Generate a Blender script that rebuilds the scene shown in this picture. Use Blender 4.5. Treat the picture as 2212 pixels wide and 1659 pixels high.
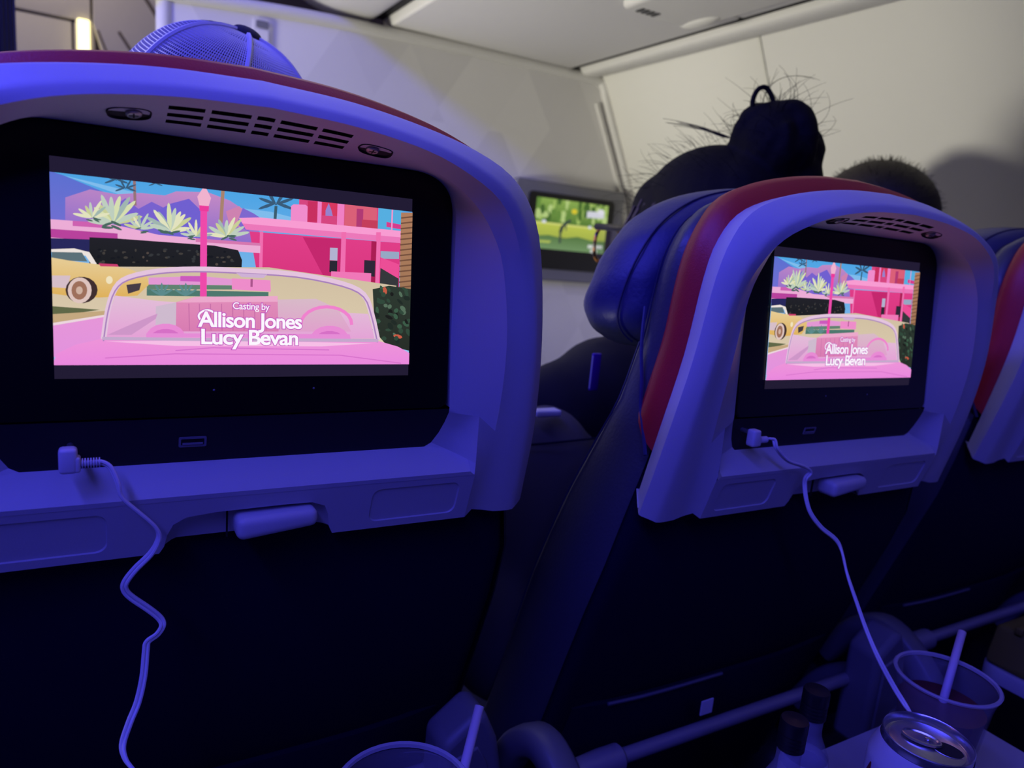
import bpy, bmesh, math, random
import numpy as np
from mathutils import Vector, Matrix

random.seed(7)
for o in list(bpy.data.objects):
    bpy.data.objects.remove(o)
SC = bpy.context.scene
COL = SC.collection
EYE = 1.12                      # camera height above the cabin floor

# ------------------------------------------------------------------ camera
CAM_ROT = ((0.86615807, 0.01591493, -0.49951669),
           (-0.49154922, 0.20767002, -0.84572604),
           (0.09027497, 0.97806946, 0.18769803))
cd = bpy.data.cameras.new('camera')
cd.sensor_fit = 'HORIZONTAL'
cd.sensor_width = 36.0
cd.lens = 1553.64 / 2212 * 36.0
cd.clip_start = 0.01
cd.dof.use_dof = True
cd.dof.focus_distance = 0.46
cd.dof.aperture_fstop = 8.0
cam = bpy.data.objects.new('camera', cd)
cam.matrix_world = Matrix.Translation((0, 0, EYE)) @ Matrix(CAM_ROT).to_4x4()
COL.objects.link(cam)
SC.camera = cam

# ------------------------------------------------------------------ world, lights, exposure
w = bpy.data.worlds.new('cabin_night')
w.use_nodes = True
w.node_tree.nodes['Background'].inputs[0].default_value = (0.35, 0.33, 1.0, 1)
w.node_tree.nodes['Background'].inputs[1].default_value = 0.006
SC.world = w
SC.view_settings.view_transform = 'Standard'
SC.view_settings.look = 'None'
SC.view_settings.exposure = 0.0
SC.view_settings.gamma = 1.0
SC.view_settings.use_curve_mapping = False


def area(name, loc, target, size, size_y, power, color, spread=180):
    l = bpy.data.lights.new(name, 'AREA')
    l.shape = 'RECTANGLE'
    l.size = size
    l.size_y = size_y
    l.energy = power
    l.color = color
    l.spread = math.radians(spread)
    o = bpy.data.objects.new(name, l)
    COL.objects.link(o)
    o.location = loc
    d = (Vector(target) - Vector(loc)).normalized()
    x = Vector((0, 1, 0)).cross(-d).normalized()      # long side (size_y) runs fore and aft
    o.rotation_euler = Matrix((x, (-d).cross(x), -d)).transposed().to_euler()
    return o


BLUE = (0.072, 0.068, 1.0)
# blue-violet mood strip in the aisle ceiling, running fore and aft
area('aisle_mood_light', (-0.62, 0.05, EYE + 0.99), (0.20, 0.05, EYE - 0.1), 0.14, 3.2, 34.5, BLUE)
# added warm white fill light, unseen across the aisle, aimed at the right sidewall
area('cross_aisle_fill', (-1.15, 1.20, EYE - 0.28), (1.25, 1.32, EYE + 0.33), 0.35, 0.30, 7.2, (1.0, 0.96, 0.82), 80)
# warm white lamp of the forward galley
area('galley_lamp', (-0.2, 2.55, EYE + 0.95), (0.0, 2.7, EYE), 0.5, 0.3, 2.4, (1.0, 0.88, 0.66))


# ------------------------------------------------------------------ materials
def srgb(r, g, b):
    f = lambda c: (c / 255 / 12.92) if c / 255 <= 0.04045 else ((c / 255 + 0.055) / 1.055) ** 2.4
    return (f(r), f(g), f(b))


def mat(name, color, rough=0.5, metal=0.0, spec=0.5, bump=0.0, scale=400.0, var=0.0, coat=0.0, sheen=0.0):
    m = bpy.data.materials.new(name)
    m.use_nodes = True
    nt = m.node_tree
    b = nt.nodes['Principled BSDF']
    b.inputs['Base Color'].default_value = (*color, 1)
    b.inputs['Roughness'].default_value = rough
    b.inputs['Metallic'].default_value = metal
    b.inputs['Specular IOR Level'].default_value = spec
    if coat:
        b.inputs['Coat Weight'].default_value = coat
        b.inputs['Coat Roughness'].default_value = 0.15
    if sheen:
        b.inputs['Sheen Weight'].default_value = sheen
    tc = nt.nodes.new('ShaderNodeTexCoord')
    if bump or var:
        n = nt.nodes.new('ShaderNodeTexNoise')
        n.inputs['Scale'].default_value = scale
        n.inputs['Detail'].default_value = 4.0
        nt.links.new(tc.outputs['Object'], n.inputs['Vector'])
        if bump:
            bp = nt.nodes.new('ShaderNodeBump')
            bp.inputs['Strength'].default_value = bump
            bp.inputs['Distance'].default_value = 0.001
            nt.links.new(n.outputs['Fac'], bp.inputs['Height'])
            nt.links.new(bp.outputs['Normal'], b.inputs['Normal'])
        if var:
            mx = nt.nodes.new('ShaderNodeMixRGB')
            mx.inputs[1].default_value = (*[c * (1 - var) for c in color], 1)
            mx.inputs[2].default_value = (*[min(1, c * (1 + var)) for c in color], 1)
            nt.links.new(n.outputs['Fac'], mx.inputs[0])
            nt.links.new(mx.outputs[0], b.inputs['Base Color'])
    return m


def glow(name, color, strength=1.0):
    m = bpy.data.materials.new(name)
    m.use_nodes = True
    nt = m.node_tree
    nt.nodes.remove(nt.nodes['Principled BSDF'])
    e = nt.nodes.new('ShaderNodeEmission')
    e.inputs[0].default_value = (*color, 1)
    e.inputs[1].default_value = strength
    nt.links.new(e.outputs[0], nt.nodes['Material Output'].inputs[0])
    return m


def picture_material(name, strength):
    m = glow(name, (1, 1, 1), strength)
    nt = m.node_tree
    a = nt.nodes.new('ShaderNodeVertexColor')
    a.layer_name = 'Col'
    e = [n for n in nt.nodes if n.type == 'EMISSION'][0]
    nt.links.new(a.outputs[0], e.inputs[0])
    return m


def clear(name, color, rough, alpha_mix):
    m = bpy.data.materials.new(name)
    m.use_nodes = True
    nt = m.node_tree
    b = nt.nodes['Principled BSDF']
    b.inputs['Base Color'].default_value = (*color, 1)
    b.inputs['Roughness'].default_value = rough
    b.inputs['IOR'].default_value = 1.45
    t = nt.nodes.new('ShaderNodeBsdfTransparent')
    t.inputs[0].default_value = (*[min(1, c * 0.4 + 0.6) for c in color], 1)
    mx = nt.nodes.new('ShaderNodeMixShader')
    mx.inputs[0].default_value = alpha_mix
    nt.links.new(t.outputs[0], mx.inputs[1])
    nt.links.new(b.outputs[0], mx.inputs[2])
    nt.links.new(mx.outputs[0], nt.nodes['Material Output'].inputs[0])
    return m


M = {
    'shell': mat('grey_seat_plastic', (0.60, 0.60, 0.62), 0.48, bump=0.08, scale=900),
    'shell_dark': mat('slot_dark', (0.01, 0.01, 0.012), 0.8),
    'bezel': mat('black_monitor_glass', (0.0035, 0.0035, 0.004), 0.36, spec=0.35),
    'port': mat('black_port_plastic', (0.010, 0.010, 0.013), 0.6),
    'usb': mat('usb_grey', (0.24, 0.23, 0.26), 0.45),
    'metal': mat('brushed_metal', (0.45, 0.45, 0.47), 0.34, metal=0.85),
    'screw': mat('screw_metal', (0.30, 0.30, 0.31), 0.4, metal=0.7),
    'red': mat('red_vinyl', (0.62, 0.022, 0.030), 0.42, bump=0.15, scale=700),
    'navy_leather': mat('navy_leather', (0.062, 0.064, 0.088), 0.40, bump=0.35, scale=350, coat=0.1),
    'blue_leather': mat('blue_leather', (0.030, 0.035, 0.125), 0.42, bump=0.3, scale=300),
    'navy_fabric': mat('navy_fabric', (0.0075, 0.0085, 0.028), 0.85, bump=0.3, scale=1500, spec=0.2),
    'stitch': mat('dark_stitching', (0.012, 0.014, 0.07), 0.7),
    'white_plastic': mat('white_cable_plastic', (0.82, 0.81, 0.84), 0.4),
    'tray': mat('tray_plastic', (0.42, 0.42, 0.45), 0.5, bump=0.06, scale=900),
    'arm': mat('tray_arm_plastic', (0.16, 0.16, 0.18), 0.42),
    'arm_pale': mat('pivot_cover_plastic', (0.19, 0.19, 0.21), 0.45),
    'tube': mat('satin_tube', (0.34, 0.33, 0.35), 0.45, metal=0.3),
    'bulk_trim': mat('bulkhead_trim', (0.66, 0.65, 0.62), 0.5),
    'wall': mat('sidewall_panel', (0.70, 0.69, 0.64), 0.6, bump=0.03, scale=600),
    'ceiling': mat('ceiling_panel', (0.74, 0.73, 0.71), 0.6, bump=0.03, scale=600),
    'gap': mat('dark_gap', (0.012, 0.012, 0.014), 0.7),
    'housing': mat('screen_housing_grey', (0.17, 0.17, 0.19), 0.6),
    'galley': mat('galley_laminate', (0.62, 0.58, 0.50), 0.55, bump=0.05, scale=60, var=0.03),
    'galley_line': mat('galley_seam', (0.16, 0.13, 0.10), 0.7),
    'curtain': mat('navy_curtain', (0.010, 0.012, 0.045), 0.9),
    'carpet': mat('cabin_carpet', (0.012, 0.013, 0.025), 0.95, bump=0.5, scale=900),
    'skin': mat('skin', (0.42, 0.24, 0.18), 0.55),
    'hair_black': mat('black_hair', (0.004, 0.0035, 0.004), 0.75, spec=0.2, bump=0.8, scale=160),
    'hair_brown': mat('dark_brown_hair', (0.020, 0.014, 0.010), 0.6, bump=0.6, scale=160),
    'hair_violet': mat('violet_hair_ends', (0.022, 0.012, 0.026), 0.7, bump=0.5, scale=160),
    'shirt_black': mat('black_shirt', (0.005, 0.005, 0.006), 0.9),
    'trousers': mat('dark_trousers', (0.012, 0.012, 0.016), 0.9),
    'grey_cloth': mat('grey_jersey', (0.075, 0.07, 0.078), 0.92, bump=0.3, scale=900),
    'white_cloth': mat('white_paper', (0.75, 0.74, 0.76), 0.8),
    'cap_mesh': mat('white_cap_mesh', (0.72, 0.71, 0.74), 0.7),
    'cap_dark': mat('charcoal_cap_felt', (0.035, 0.035, 0.04), 0.85),
    'purple': mat('purple_plastic', (0.10, 0.015, 0.42), 0.4),
    'tortoise': None,
    'glass_frame': mat('black_glasses', (0.006, 0.006, 0.007), 0.3),
    'cup': clear('clear_cup_plastic', (0.75, 0.75, 0.82), 0.12, 0.10),
    'drink': mat('red_drink', (0.075, 0.008, 0.014), 0.2),
    'straw': mat('white_straw', (0.66, 0.58, 0.72), 0.5),
    'can_metal': mat('can_aluminium', (0.62, 0.62, 0.65), 0.24, metal=0.9),
    'can_white': mat('can_paint_white', (0.66, 0.66, 0.70), 0.35),
    'can_red': mat('can_paint_red', (0.24, 0.012, 0.02), 0.35),
    'bottle_glass': clear('bottle_glass', (0.70, 0.72, 0.80), 0.12, 0.24),
    'bottle_cap': mat('black_bottle_cap', (0.010, 0.010, 0.012), 0.35),
    'label_white': mat('bottle_label', (0.70, 0.70, 0.75), 0.5),
    'bag': mat('olive_yellow_pouch', (0.14, 0.12, 0.012), 0.7, bump=0.3, scale=80),
    'lamp': glow('warm_lamp', (1.0, 0.86, 0.36), 3.2),
    'letterbox': glow('letterbox_glow', srgb(34, 28, 52), 1.0),
    'text_white': glow('caption_white', (0.97, 0.92, 1.0), 1.0),
    'text_edge': glow('caption_edge', srgb(196, 84, 190), 1.0),
    'pic': picture_material('screen_picture', 1.0),
    'pic_far': picture_material('far_screen_picture', 0.80),
    'led': glow('tiny_led', (1.0, 0.7, 0.55), 1.2),
}


def tortoise():
    m = mat('tortoiseshell', (0.2, 0.08, 0.02), 0.3)
    nt = m.node_tree
    n = nt.nodes.new('ShaderNodeTexNoise')
    n.inputs['Scale'].default_value = 140
    r = nt.nodes.new('ShaderNodeValToRGB')
    r.color_ramp.elements[0].position = 0.45
    r.color_ramp.elements[0].color = (0.012, 0.006, 0.004, 1)
    r.color_ramp.elements[1].position = 0.56
    r.color_ramp.elements[1].color = (0.55, 0.24, 0.06, 1)
    tc = [q for q in nt.nodes if q.type == 'TEX_COORD'][0]
    nt.links.new(tc.outputs['Object'], n.inputs['Vector'])
    nt.links.new(n.outputs['Fac'], r.inputs[0])
    nt.links.new(r.outputs[0], nt.nodes['Principled BSDF'].inputs['Base Color'])
    return m


M['tortoise'] = tortoise()


def bulkhead_material():
    """pale laminate printed with faint slanting triangles"""
    m = mat('bulkhead_laminate', (0.60, 0.59, 0.57), 0.55)
    nt = m.node_tree
    tc = [q for q in nt.nodes if q.type == 'TEX_COORD'][0]
    sep = nt.nodes.new('ShaderNodeSeparateXYZ')
    nt.links.new(tc.outputs['Object'], sep.inputs[0])

    def math_(op, a, b=None):
        n = nt.nodes.new('ShaderNodeMath')
        n.operation = op
        for i, v in enumerate((a, b)):
            if v is None:
                continue
            if isinstance(v, (int, float)):
                n.inputs[i].default_value = v
            else:
                nt.links.new(v, n.inputs[i])
        return n.outputs[0]
    x, z = sep.outputs[0], sep.outputs[2]
    a = math_('FLOOR', math_('MULTIPLY', math_('ADD', x, math_('MULTIPLY', z, 0.62)), 6.2))
    b = math_('FLOOR', math_('MULTIPLY', math_('SUBTRACT', x, math_('MULTIPLY', z, 0.62)), 6.2))
    c = math_('FLOOR', math_('MULTIPLY', z, 5.0))
    s = math_('FRACT', math_('MULTIPLY', math_('SINE', math_('ADD', math_('ADD', math_('MULTIPLY', a, 12.99), math_('MULTIPLY', b, 78.2)), math_('MULTIPLY', c, 37.7))), 437.5))
    mx = nt.nodes.new('ShaderNodeMixRGB')
    mx.inputs[1].default_value = (0.68, 0.67, 0.66, 1)
    mx.inputs[2].default_value = (0.77, 0.76, 0.74, 1)
    nt.links.new(s, mx.inputs[0])
    nt.links.new(mx.outputs[0], nt.nodes['Principled BSDF'].inputs['Base Color'])
    return m


M['bulk'] = bulkhead_material()


# ------------------------------------------------------------------ mesh helpers
class MB:
    def __init__(self):
        self.v, self.f = [], []

    def add(self, verts, faces):
        n = len(self.v)
        self.v += [tuple(p) for p in verts]
        self.f += [tuple(i + n for i in f) for f in faces]
        return self

    def grid(self, rows, close=False, skip=None, flip=False):
        """rows of equal-length point lists"""
        n, m = len(rows), len(rows[0])
        vs = [p for r in rows for p in r]
        fs = []
        for i in range(n - 1):
            for j in range(m if close else m - 1):
                if skip and skip(i, j):
                    continue
                k = (j + 1) % m
                q = (i * m + j, i * m + k, (i + 1) * m + k, (i + 1) * m + j)
                fs.append(q[::-1] if flip else q)
        return self.add(vs, fs)

    def ngon(self, pts, flip=False):
        f = tuple(range(len(pts)))
        return self.add(pts, [f[::-1] if flip else f])

    def box(self, a, b):
        (x0, y0, z0), (x1, y1, z1) = a, b
        vs = [(x0, y0, z0), (x1, y0, z0), (x1, y1, z0), (x0, y1, z0), (x0, y0, z1), (x1, y0, z1), (x1, y1, z1), (x0, y1, z1)]
        return self.add(vs, [(0, 3, 2, 1), (4, 5, 6, 7), (0, 1, 5, 4), (1, 2, 6, 5), (2, 3, 7, 6), (3, 0, 4, 7)])

    def tube(self, pts, r, n=10, caps=True):
        pts = [Vector(p) for p in pts]
        rs = r if isinstance(r, (list, tuple)) else [r] * len(pts)
        rows = []
        up = None
        for i, p in enumerate(pts):
            t = (pts[min(i + 1, len(pts) - 1)] - pts[max(i - 1, 0)])
            t = t.normalized() if t.length > 1e-9 else Vector((0, 0, 1))
            if up is None:
                up = t.orthogonal().normalized()
            up = (up - t * up.dot(t))
            up = up.normalized() if up.length > 1e-9 else t.orthogonal().normalized()
            s = t.cross(up)
            rows.append([tuple(p + (up * math.cos(2 * math.pi * k / n) + s * math.sin(2 * math.pi * k / n)) * rs[i]) for k in range(n)])
        self.grid(rows, close=True)
        if caps:
            self.ngon(rows[0], True)
            self.ngon(rows[-1])
        return self

    def lathe(self, prof, n=32, c=(0, 0, 0), cap0=False, cap1=False, sx=1.0, sy=1.0):
        rows = [[(c[0] + r * math.cos(2 * math.pi * k / n) * sx, c[1] + r * math.sin(2 * math.pi * k / n) * sy, c[2] + z) for k in range(n)] for r, z in prof]
        self.grid(rows, close=True)
        if cap0:
            self.ngon(rows[0], True)
        if cap1:
            self.ngon(rows[-1])
        return self

    def ellipsoid(self, c, r, nu=20, nv=12, rot=None):
        rows = []
        for i in range(nv + 1):
            th = math.pi * i / nv
            row = []
            for k in range(nu):
                ph = 2 * math.pi * k / nu
                p = Vector((r[0] * math.sin(th) * math.cos(ph), r[1] * math.sin(th) * math.sin(ph), r[2] * math.cos(th)))
                if rot:
                    p = rot @ p
                row.append((p.x + c[0], p.y + c[1], p.z + c[2]))
            rows.append(row)
        return self.grid(rows, close=True)

    def prism(self, poly, y0, y1):
        """poly in x,z extruded along y"""
        n = len(poly)
        vs = [(x, y0, z) for x, z in poly] + [(x, y1, z) for x, z in poly]
        fs = [tuple(range(n)), tuple(range(2 * n - 1, n - 1, -1))]
        fs += [(i, (i + 1) % n, (i + 1) % n + n, i + n) for i in range(n)]
        return self.add(vs, fs)

    def build(self, name, material, parent=None, loc=(0, 0, 0), smooth=True, angle=38, bevel=0.0, seg=2, sub=0, weld=True, solid=0.0):
        me = bpy.data.meshes.new(name)
        me.from_pydata(self.v, [], self.f)
        bm = bmesh.new()
        bm.from_mesh(me)
        if weld:
            bmesh.ops.remove_doubles(bm, verts=bm.verts, dist=2e-5)
        bmesh.ops.recalc_face_normals(bm, faces=bm.faces)
        bm.to_mesh(me)
        bm.free()
        mats = material if isinstance(material, list) else [material]
        for q in mats:
            me.materials.append(q)
        if smooth:
            me.polygons.foreach_set('use_smooth', [True] * len(me.polygons))
            me.set_sharp_from_angle(angle=math.radians(angle))
        me.update()
        o = bpy.data.objects.new(name, me)
        COL.objects.link(o)
        o.location = loc
        if parent:
            o.parent = parent
        if solid:
            s = o.modifiers.new('thickness', 'SOLIDIFY')
            s.thickness = solid
            s.offset = 0
        if bevel:
            b = o.modifiers.new('edge', 'BEVEL')
            b.width = bevel
            b.segments = seg
            b.limit_method = 'ANGLE'
            b.angle_limit = math.radians(40)
        if sub:
            s = o.modifiers.new('round', 'SUBSURF')
            s.levels = sub
            s.render_levels = sub
        return o


def rbox(a, b, r, seg=3):
    """box with bevelled edges as an MB"""
    bm = bmesh.new()
    bmesh.ops.create_cube(bm, size=1.0)
    for v in bm.verts:
        v.co = Vector([(a[i] + b[i]) / 2 + v.co[i] * (b[i] - a[i]) for i in range(3)])
    bmesh.ops.bevel(bm, geom=list(bm.edges), offset=r, segments=seg, affect='EDGES', profile=0.5)
    bm.verts.index_update()
    m = MB()
    m.add([tuple(v.co) for v in bm.verts], [tuple(v.index for v in f.verts) for f in bm.faces])
    bm.free()
    return m


def rrect(x0, x1, z0, z1, r, n=6):
    """rounded rectangle, counter-clockwise in x,z; r may be 4 radii (bl, br, tr, tl)"""
    rs = r if isinstance(r, (list, tuple)) else (r,) * 4
    out = []
    for (cx, cz, a0), q in zip(((x0 + rs[0], z0 + rs[0], 180), (x1 - rs[1], z0 + rs[1], 270), (x1 - rs[2], z1 - rs[2], 0), (x0 + rs[3], z1 - rs[3], 90)), rs):
        for k in range(n + 1):
            a = math.radians(a0 + 90 * k / n)
            out.append((cx + q * math.cos(a), cz + q * math.sin(a)))
    return out


def tag(o, label=None, cat=None, group=None, kind=None):
    if label:
        o['label'] = label
    if cat:
        o['category'] = cat
    if group:
        o['group'] = group
    if kind:
        o['kind'] = kind
    return o


def empty(name, loc, label=None, cat=None, group=None):
    o = bpy.data.objects.new(name, None)
    COL.objects.link(o)
    o.location = loc
    o.empty_display_size = 0.05
    return tag(o, label, cat, group)


def copy_tree(o, parent=None):
    c = o.copy()
    COL.objects.link(c)
    c.parent = parent
    for ch in [q for q in bpy.data.objects if q.parent == o]:
        copy_tree(ch, c)
    return c


def spline(ctrl, ts, sub):
    """Catmull-Rom through control points; sub[i] points per span"""
    P = [np.array(p, float) for p in ctrl]
    P = [2 * P[0] - P[1]] + P + [2 * P[-1] - P[-2]]
    out = []
    for i in range(len(ctrl) - 1):
        p0, p1, p2, p3 = P[i:i + 4]
        n = sub[i]
        for k in range(n):
            t = k / n
            out.append(0.5 * ((2 * p1) + (-p0 + p2) * t + (2 * p0 - 5 * p1 + 4 * p2 - p3) * t * t + (-p0 + 3 * p1 - 3 * p2 + p3) * t ** 3))
    out.append(P[-2])
    return [tuple(map(float, q)) for q in out]


def smooth_path(pts, n=6):
    return spline(pts, None, [n] * (len(pts) - 1))


# ------------------------------------------------------------------ the setting
def Z(z):
    return z + EYE


DADO_Z = -.36
WALLP = [(1.185, .475), (1.225, .40), (1.266, .319), (1.306, .24), (1.343, .163), (1.368, .08), (1.385, -.02), (1.395, -.15), (1.395, -.35), (1.375, -.6), (1.34, -.85), (1.30, -1.12)]


def cabin():
    fl = MB().box((-2.4, -3.2, -.03), (1.45, 4.2, 0.0)).build('floor', M['carpet'], smooth=False)
    tag(fl, 'dark navy cabin carpet', kind='structure')
    # curved sidewall in two moulded panels with a joint
    wl = empty('wall_right', (0, 0, 0))
    tag(wl, 'pale curved cabin sidewall beside the window seat', kind='structure')
    prof = smooth_path([(x, 0, z) for x, z in WALLP], 4)
    prof_all = prof
    prof = [p for p in prof_all if p[2] > DADO_Z]
    dado = [p for p in prof_all if p[2] < DADO_Z + .06]
    d = MB().grid([[(x - .004, y, Z(z)) for x, _, z in dado] for y in (-3.2, 2.2)])
    d.build('dado_panel', M['carpet'], wl, angle=60)
    for y0, y1 in ((1.1515, 2.2), (-3.2, 1.1485)):
        m = MB()
        rows = []
        for y, d in ((y0, .006), (y0 + .004, 0.0), (y1 - .004, 0.0), (y1, .006)):
            rows.append([(x + d, y, Z(z)) for x, _, z in prof])
        m.grid(rows)
        m.build('sidewall_panel', M['wall'], wl, angle=60)
    m = MB()
    m.grid([[(x + .007, y, Z(z)) for x, _, z in prof] for y in (1.13, 1.17)])
    m.build('panel_joint', M['gap'], wl)
    # left sidewall far across the aisle (out of view, closes the cabin)
    lw = MB()
    lw.grid([[(-2.15 - (x - 1.19) * .6, y, Z(z)) for x, _, z in prof_all] for y in (-3.2, 4.2)])
    tag(lw.build('wall_left', M['wall'], angle=60), 'pale sidewall across the aisle', kind='structure')
    bk = MB().box((-2.4, -3.24, 0), (1.45, -3.2, 2.4)).build('wall_back', M['navy_fabric'], smooth=False)
    tag(bk, 'dark partition behind the camera', kind='structure')
    # aisle ceiling
    c = MB()
    c.grid([[(-2.2, y, Z(.78)), (-1.4, y, Z(1.0)), (-.9, y, Z(1.06)), (-.2, y, Z(1.06)), (.22, y, Z(.98))] for y in (-3.2, 4.2)])
    tag(c.build('ceiling', M['ceiling'], angle=60, solid=.01), 'pale aisle ceiling', kind='structure')


def overhead_bin():
    b = empty('overhead_bin', (0.6, 0.3, Z(.47)), 'pale overhead bin with smooth underside above the seats', 'overhead bin')
    off = (-0.6, -0.3, -Z(.47))

    def put(m, name, mt, parent=b, **k):
        o = m.build(name, mt, parent, **k)
        o.location = off if parent is b else (0, 0, 0)
        return o
    Y0, Y1 = -3.15, 1.755
    # rolling curved front (aisle side)
    curve = smooth_path([(.556, 0, .495), (.556, 0, .476), (.50, 0, .474), (.44, 0, .482), (.36, 0, .515), (.28, 0, .57), (.22, 0, .66), (.19, 0, .78), (.20, 0, .98)], 4)
    m = MB().grid([[(x, y, Z(z)) for x, _, z in curve] for y in (Y0, .42, Y1)])
    put(m, 'bin_front', M['ceiling'], angle=60)
    # recessed dark slot between the bin and the service panels
    put(MB().box((.550, Y0, Z(.492)), (.61, Y1, Z(.51))), 'gap_strip', M['gap'], smooth=False)
    # service panels, each a moulded plate
    for y0, y1 in ((Y0, .30), (.306, 1.10), (1.106, Y1)):
        put(rbox((.596, y0, Z(.468)), (1.090, y1, Z(.50)), .006), 'service_panel', M['ceiling'])
    # raised lamp pod with an oval end
    pod = rbox((.86, .62, Z(.452)), (1.04, 1.185, Z(.475)), .0105, 4)
    pod = put(pod, 'lamp_pod', M['bulk_trim'])
    pod2 = MB().ellipsoid((1.015, 1.135, Z(.457)), (.020, .055, .012))
    put(pod2, 'oval_lens', M['wall'])
    for k in range(4):
        put(MB().box((.885 + .012 * k, 1.150, Z(.4508)), (.892 + .012 * k, 1.172, Z(.4522))), 'vent_mark', M['gap'], smooth=False)
    put(rbox((.63, .36, Z(.462)), (.83, 1.02, Z(.475)), .005), 'mask_door', M['ceiling'])
    # closing roll along the bulkhead
    put(MB().tube([(.80, 1.725, Z(.457)), (.815, 1.722, Z(.4575)), (1.12, 1.722, Z(.462))], [.006, .014, .014], 12), 'end_roll', M['wall'])
    # dark gap and light rail at the sidewall
    put(MB().box((1.085, Y0, Z(.482)), (1.130, Y1, Z(.50))), 'gap_strip', M['gap'], smooth=False)
    rail = smooth_path([(1.120, 0, .478), (1.123, 0, .464), (1.140, 0, .458), (1.175, 0, .462), (1.190, 0, .474)], 4)
    put(MB().grid([[(x, y, Z(z)) for x, _, z in rail] for y in (Y0, Y1)]), 'light_rail', M['bulk_trim'])


def bulkhead():
    b = empty('wall_front', (0.7, 1.7, 0))
    tag(b, 'pale bulkhead with faint triangle print in front of the first row', kind='structure')
    off = (-.7, -1.7, 0)

    def put(m, name, mt, **k):
        o = m.build(name, mt, b, **k)
        o.location = off
        return o
    edge = [(x - .012, z) for x, z in WALLP if z < .42]
    poly = [(.135, -1.12), (edge[-1][0], -1.12)] + [(x, z) for x, z in edge[::-1][1:]] + [(1.205, .447), (.60, .447), (.30, .437), (.135, .420)]
    put(MB().prism([(x, Z(z)) for x, z in poly], 1.70, 1.73), 'bulkhead_panel', M['bulk'], smooth=False)
    # side and top mouldings
    side = [(x - .004, 1.693, Z(z)) for x, z in WALLP if z < .44]
    put(MB().tube(smooth_path([(1.20, 1.693, Z(.452))] + side, 4), .0125, 10), 'edge_trim', M['bulk_trim'])
    put(MB().tube(smooth_path([(p[0] - .035, p[1] + .004, p[2]) for p in side], 4), .006, 8), 'edge_trim', M['bulk_trim'])
    top = smooth_path([(.10, 1.70, Z(.424)), (.38, 1.70, Z(.445)), (.60, 1.70, Z(.452)), (.90, 1.70, Z(.458)), (1.17, 1.697, Z(.458)), (1.20, 1.695, Z(.447))], 6)
    put(MB().tube(top, .0135, 10), 'top_trim', M['bulk_trim'])
    put(MB().tube([(.129, 1.712, 0.0), (.129, 1.712, Z(.43))], .017, 10), 'edge_trim', M['bulk_trim'])
    # recessed latch plate near the top
    pl = [(x, Z(z)) for x, z in rrect(.296, .330, .318, .420, .006)]
    put(MB().prism(pl, 1.695, 1.701), 'latch_frame', M['bulk_trim'])
    put(MB().prism([(x, Z(z)) for x, z in rrect(.3005, .3255, .323, .398, .003)], 1.6935, 1.6955), 'latch_plate', M['bulk'])
    put(MB().prism([(x, Z(z)) for x, z in rrect(.3005, .3255, .401, .415, .003)], 1.6935, 1.6955), 'latch_slot', M['housing'])


def bulkhead_monitor():
    t = empty('bulkhead_monitor', (1.12, 1.7, Z(.04)), 'grey-framed bulkhead screen showing a green golf course', 'monitor')
    off = (-1.12, -1.7, -Z(.04))

    def put(m, name, mt, parent=t, **k):
        o = m.build(name, mt, parent, **k)
        if parent is t:
            o.location = off
        return o
    put(MB().prism([(x, Z(z)) for x, z in rrect(.945, 1.302, -.084, .176, .012)], 1.672, 1.700), 'housing', M['housing'], bevel=.004)
    scr = put(MB().prism([(x, Z(z)) for x, z in rrect(.985, 1.266, -.052, .147, .012)], 1.668, 1.674), 'screen_bezel', M['bezel'], bevel=.002)
    p = golf_picture()
    p.parent = scr
    p.location = (1.1265, 1.6675, Z(.067))


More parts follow.
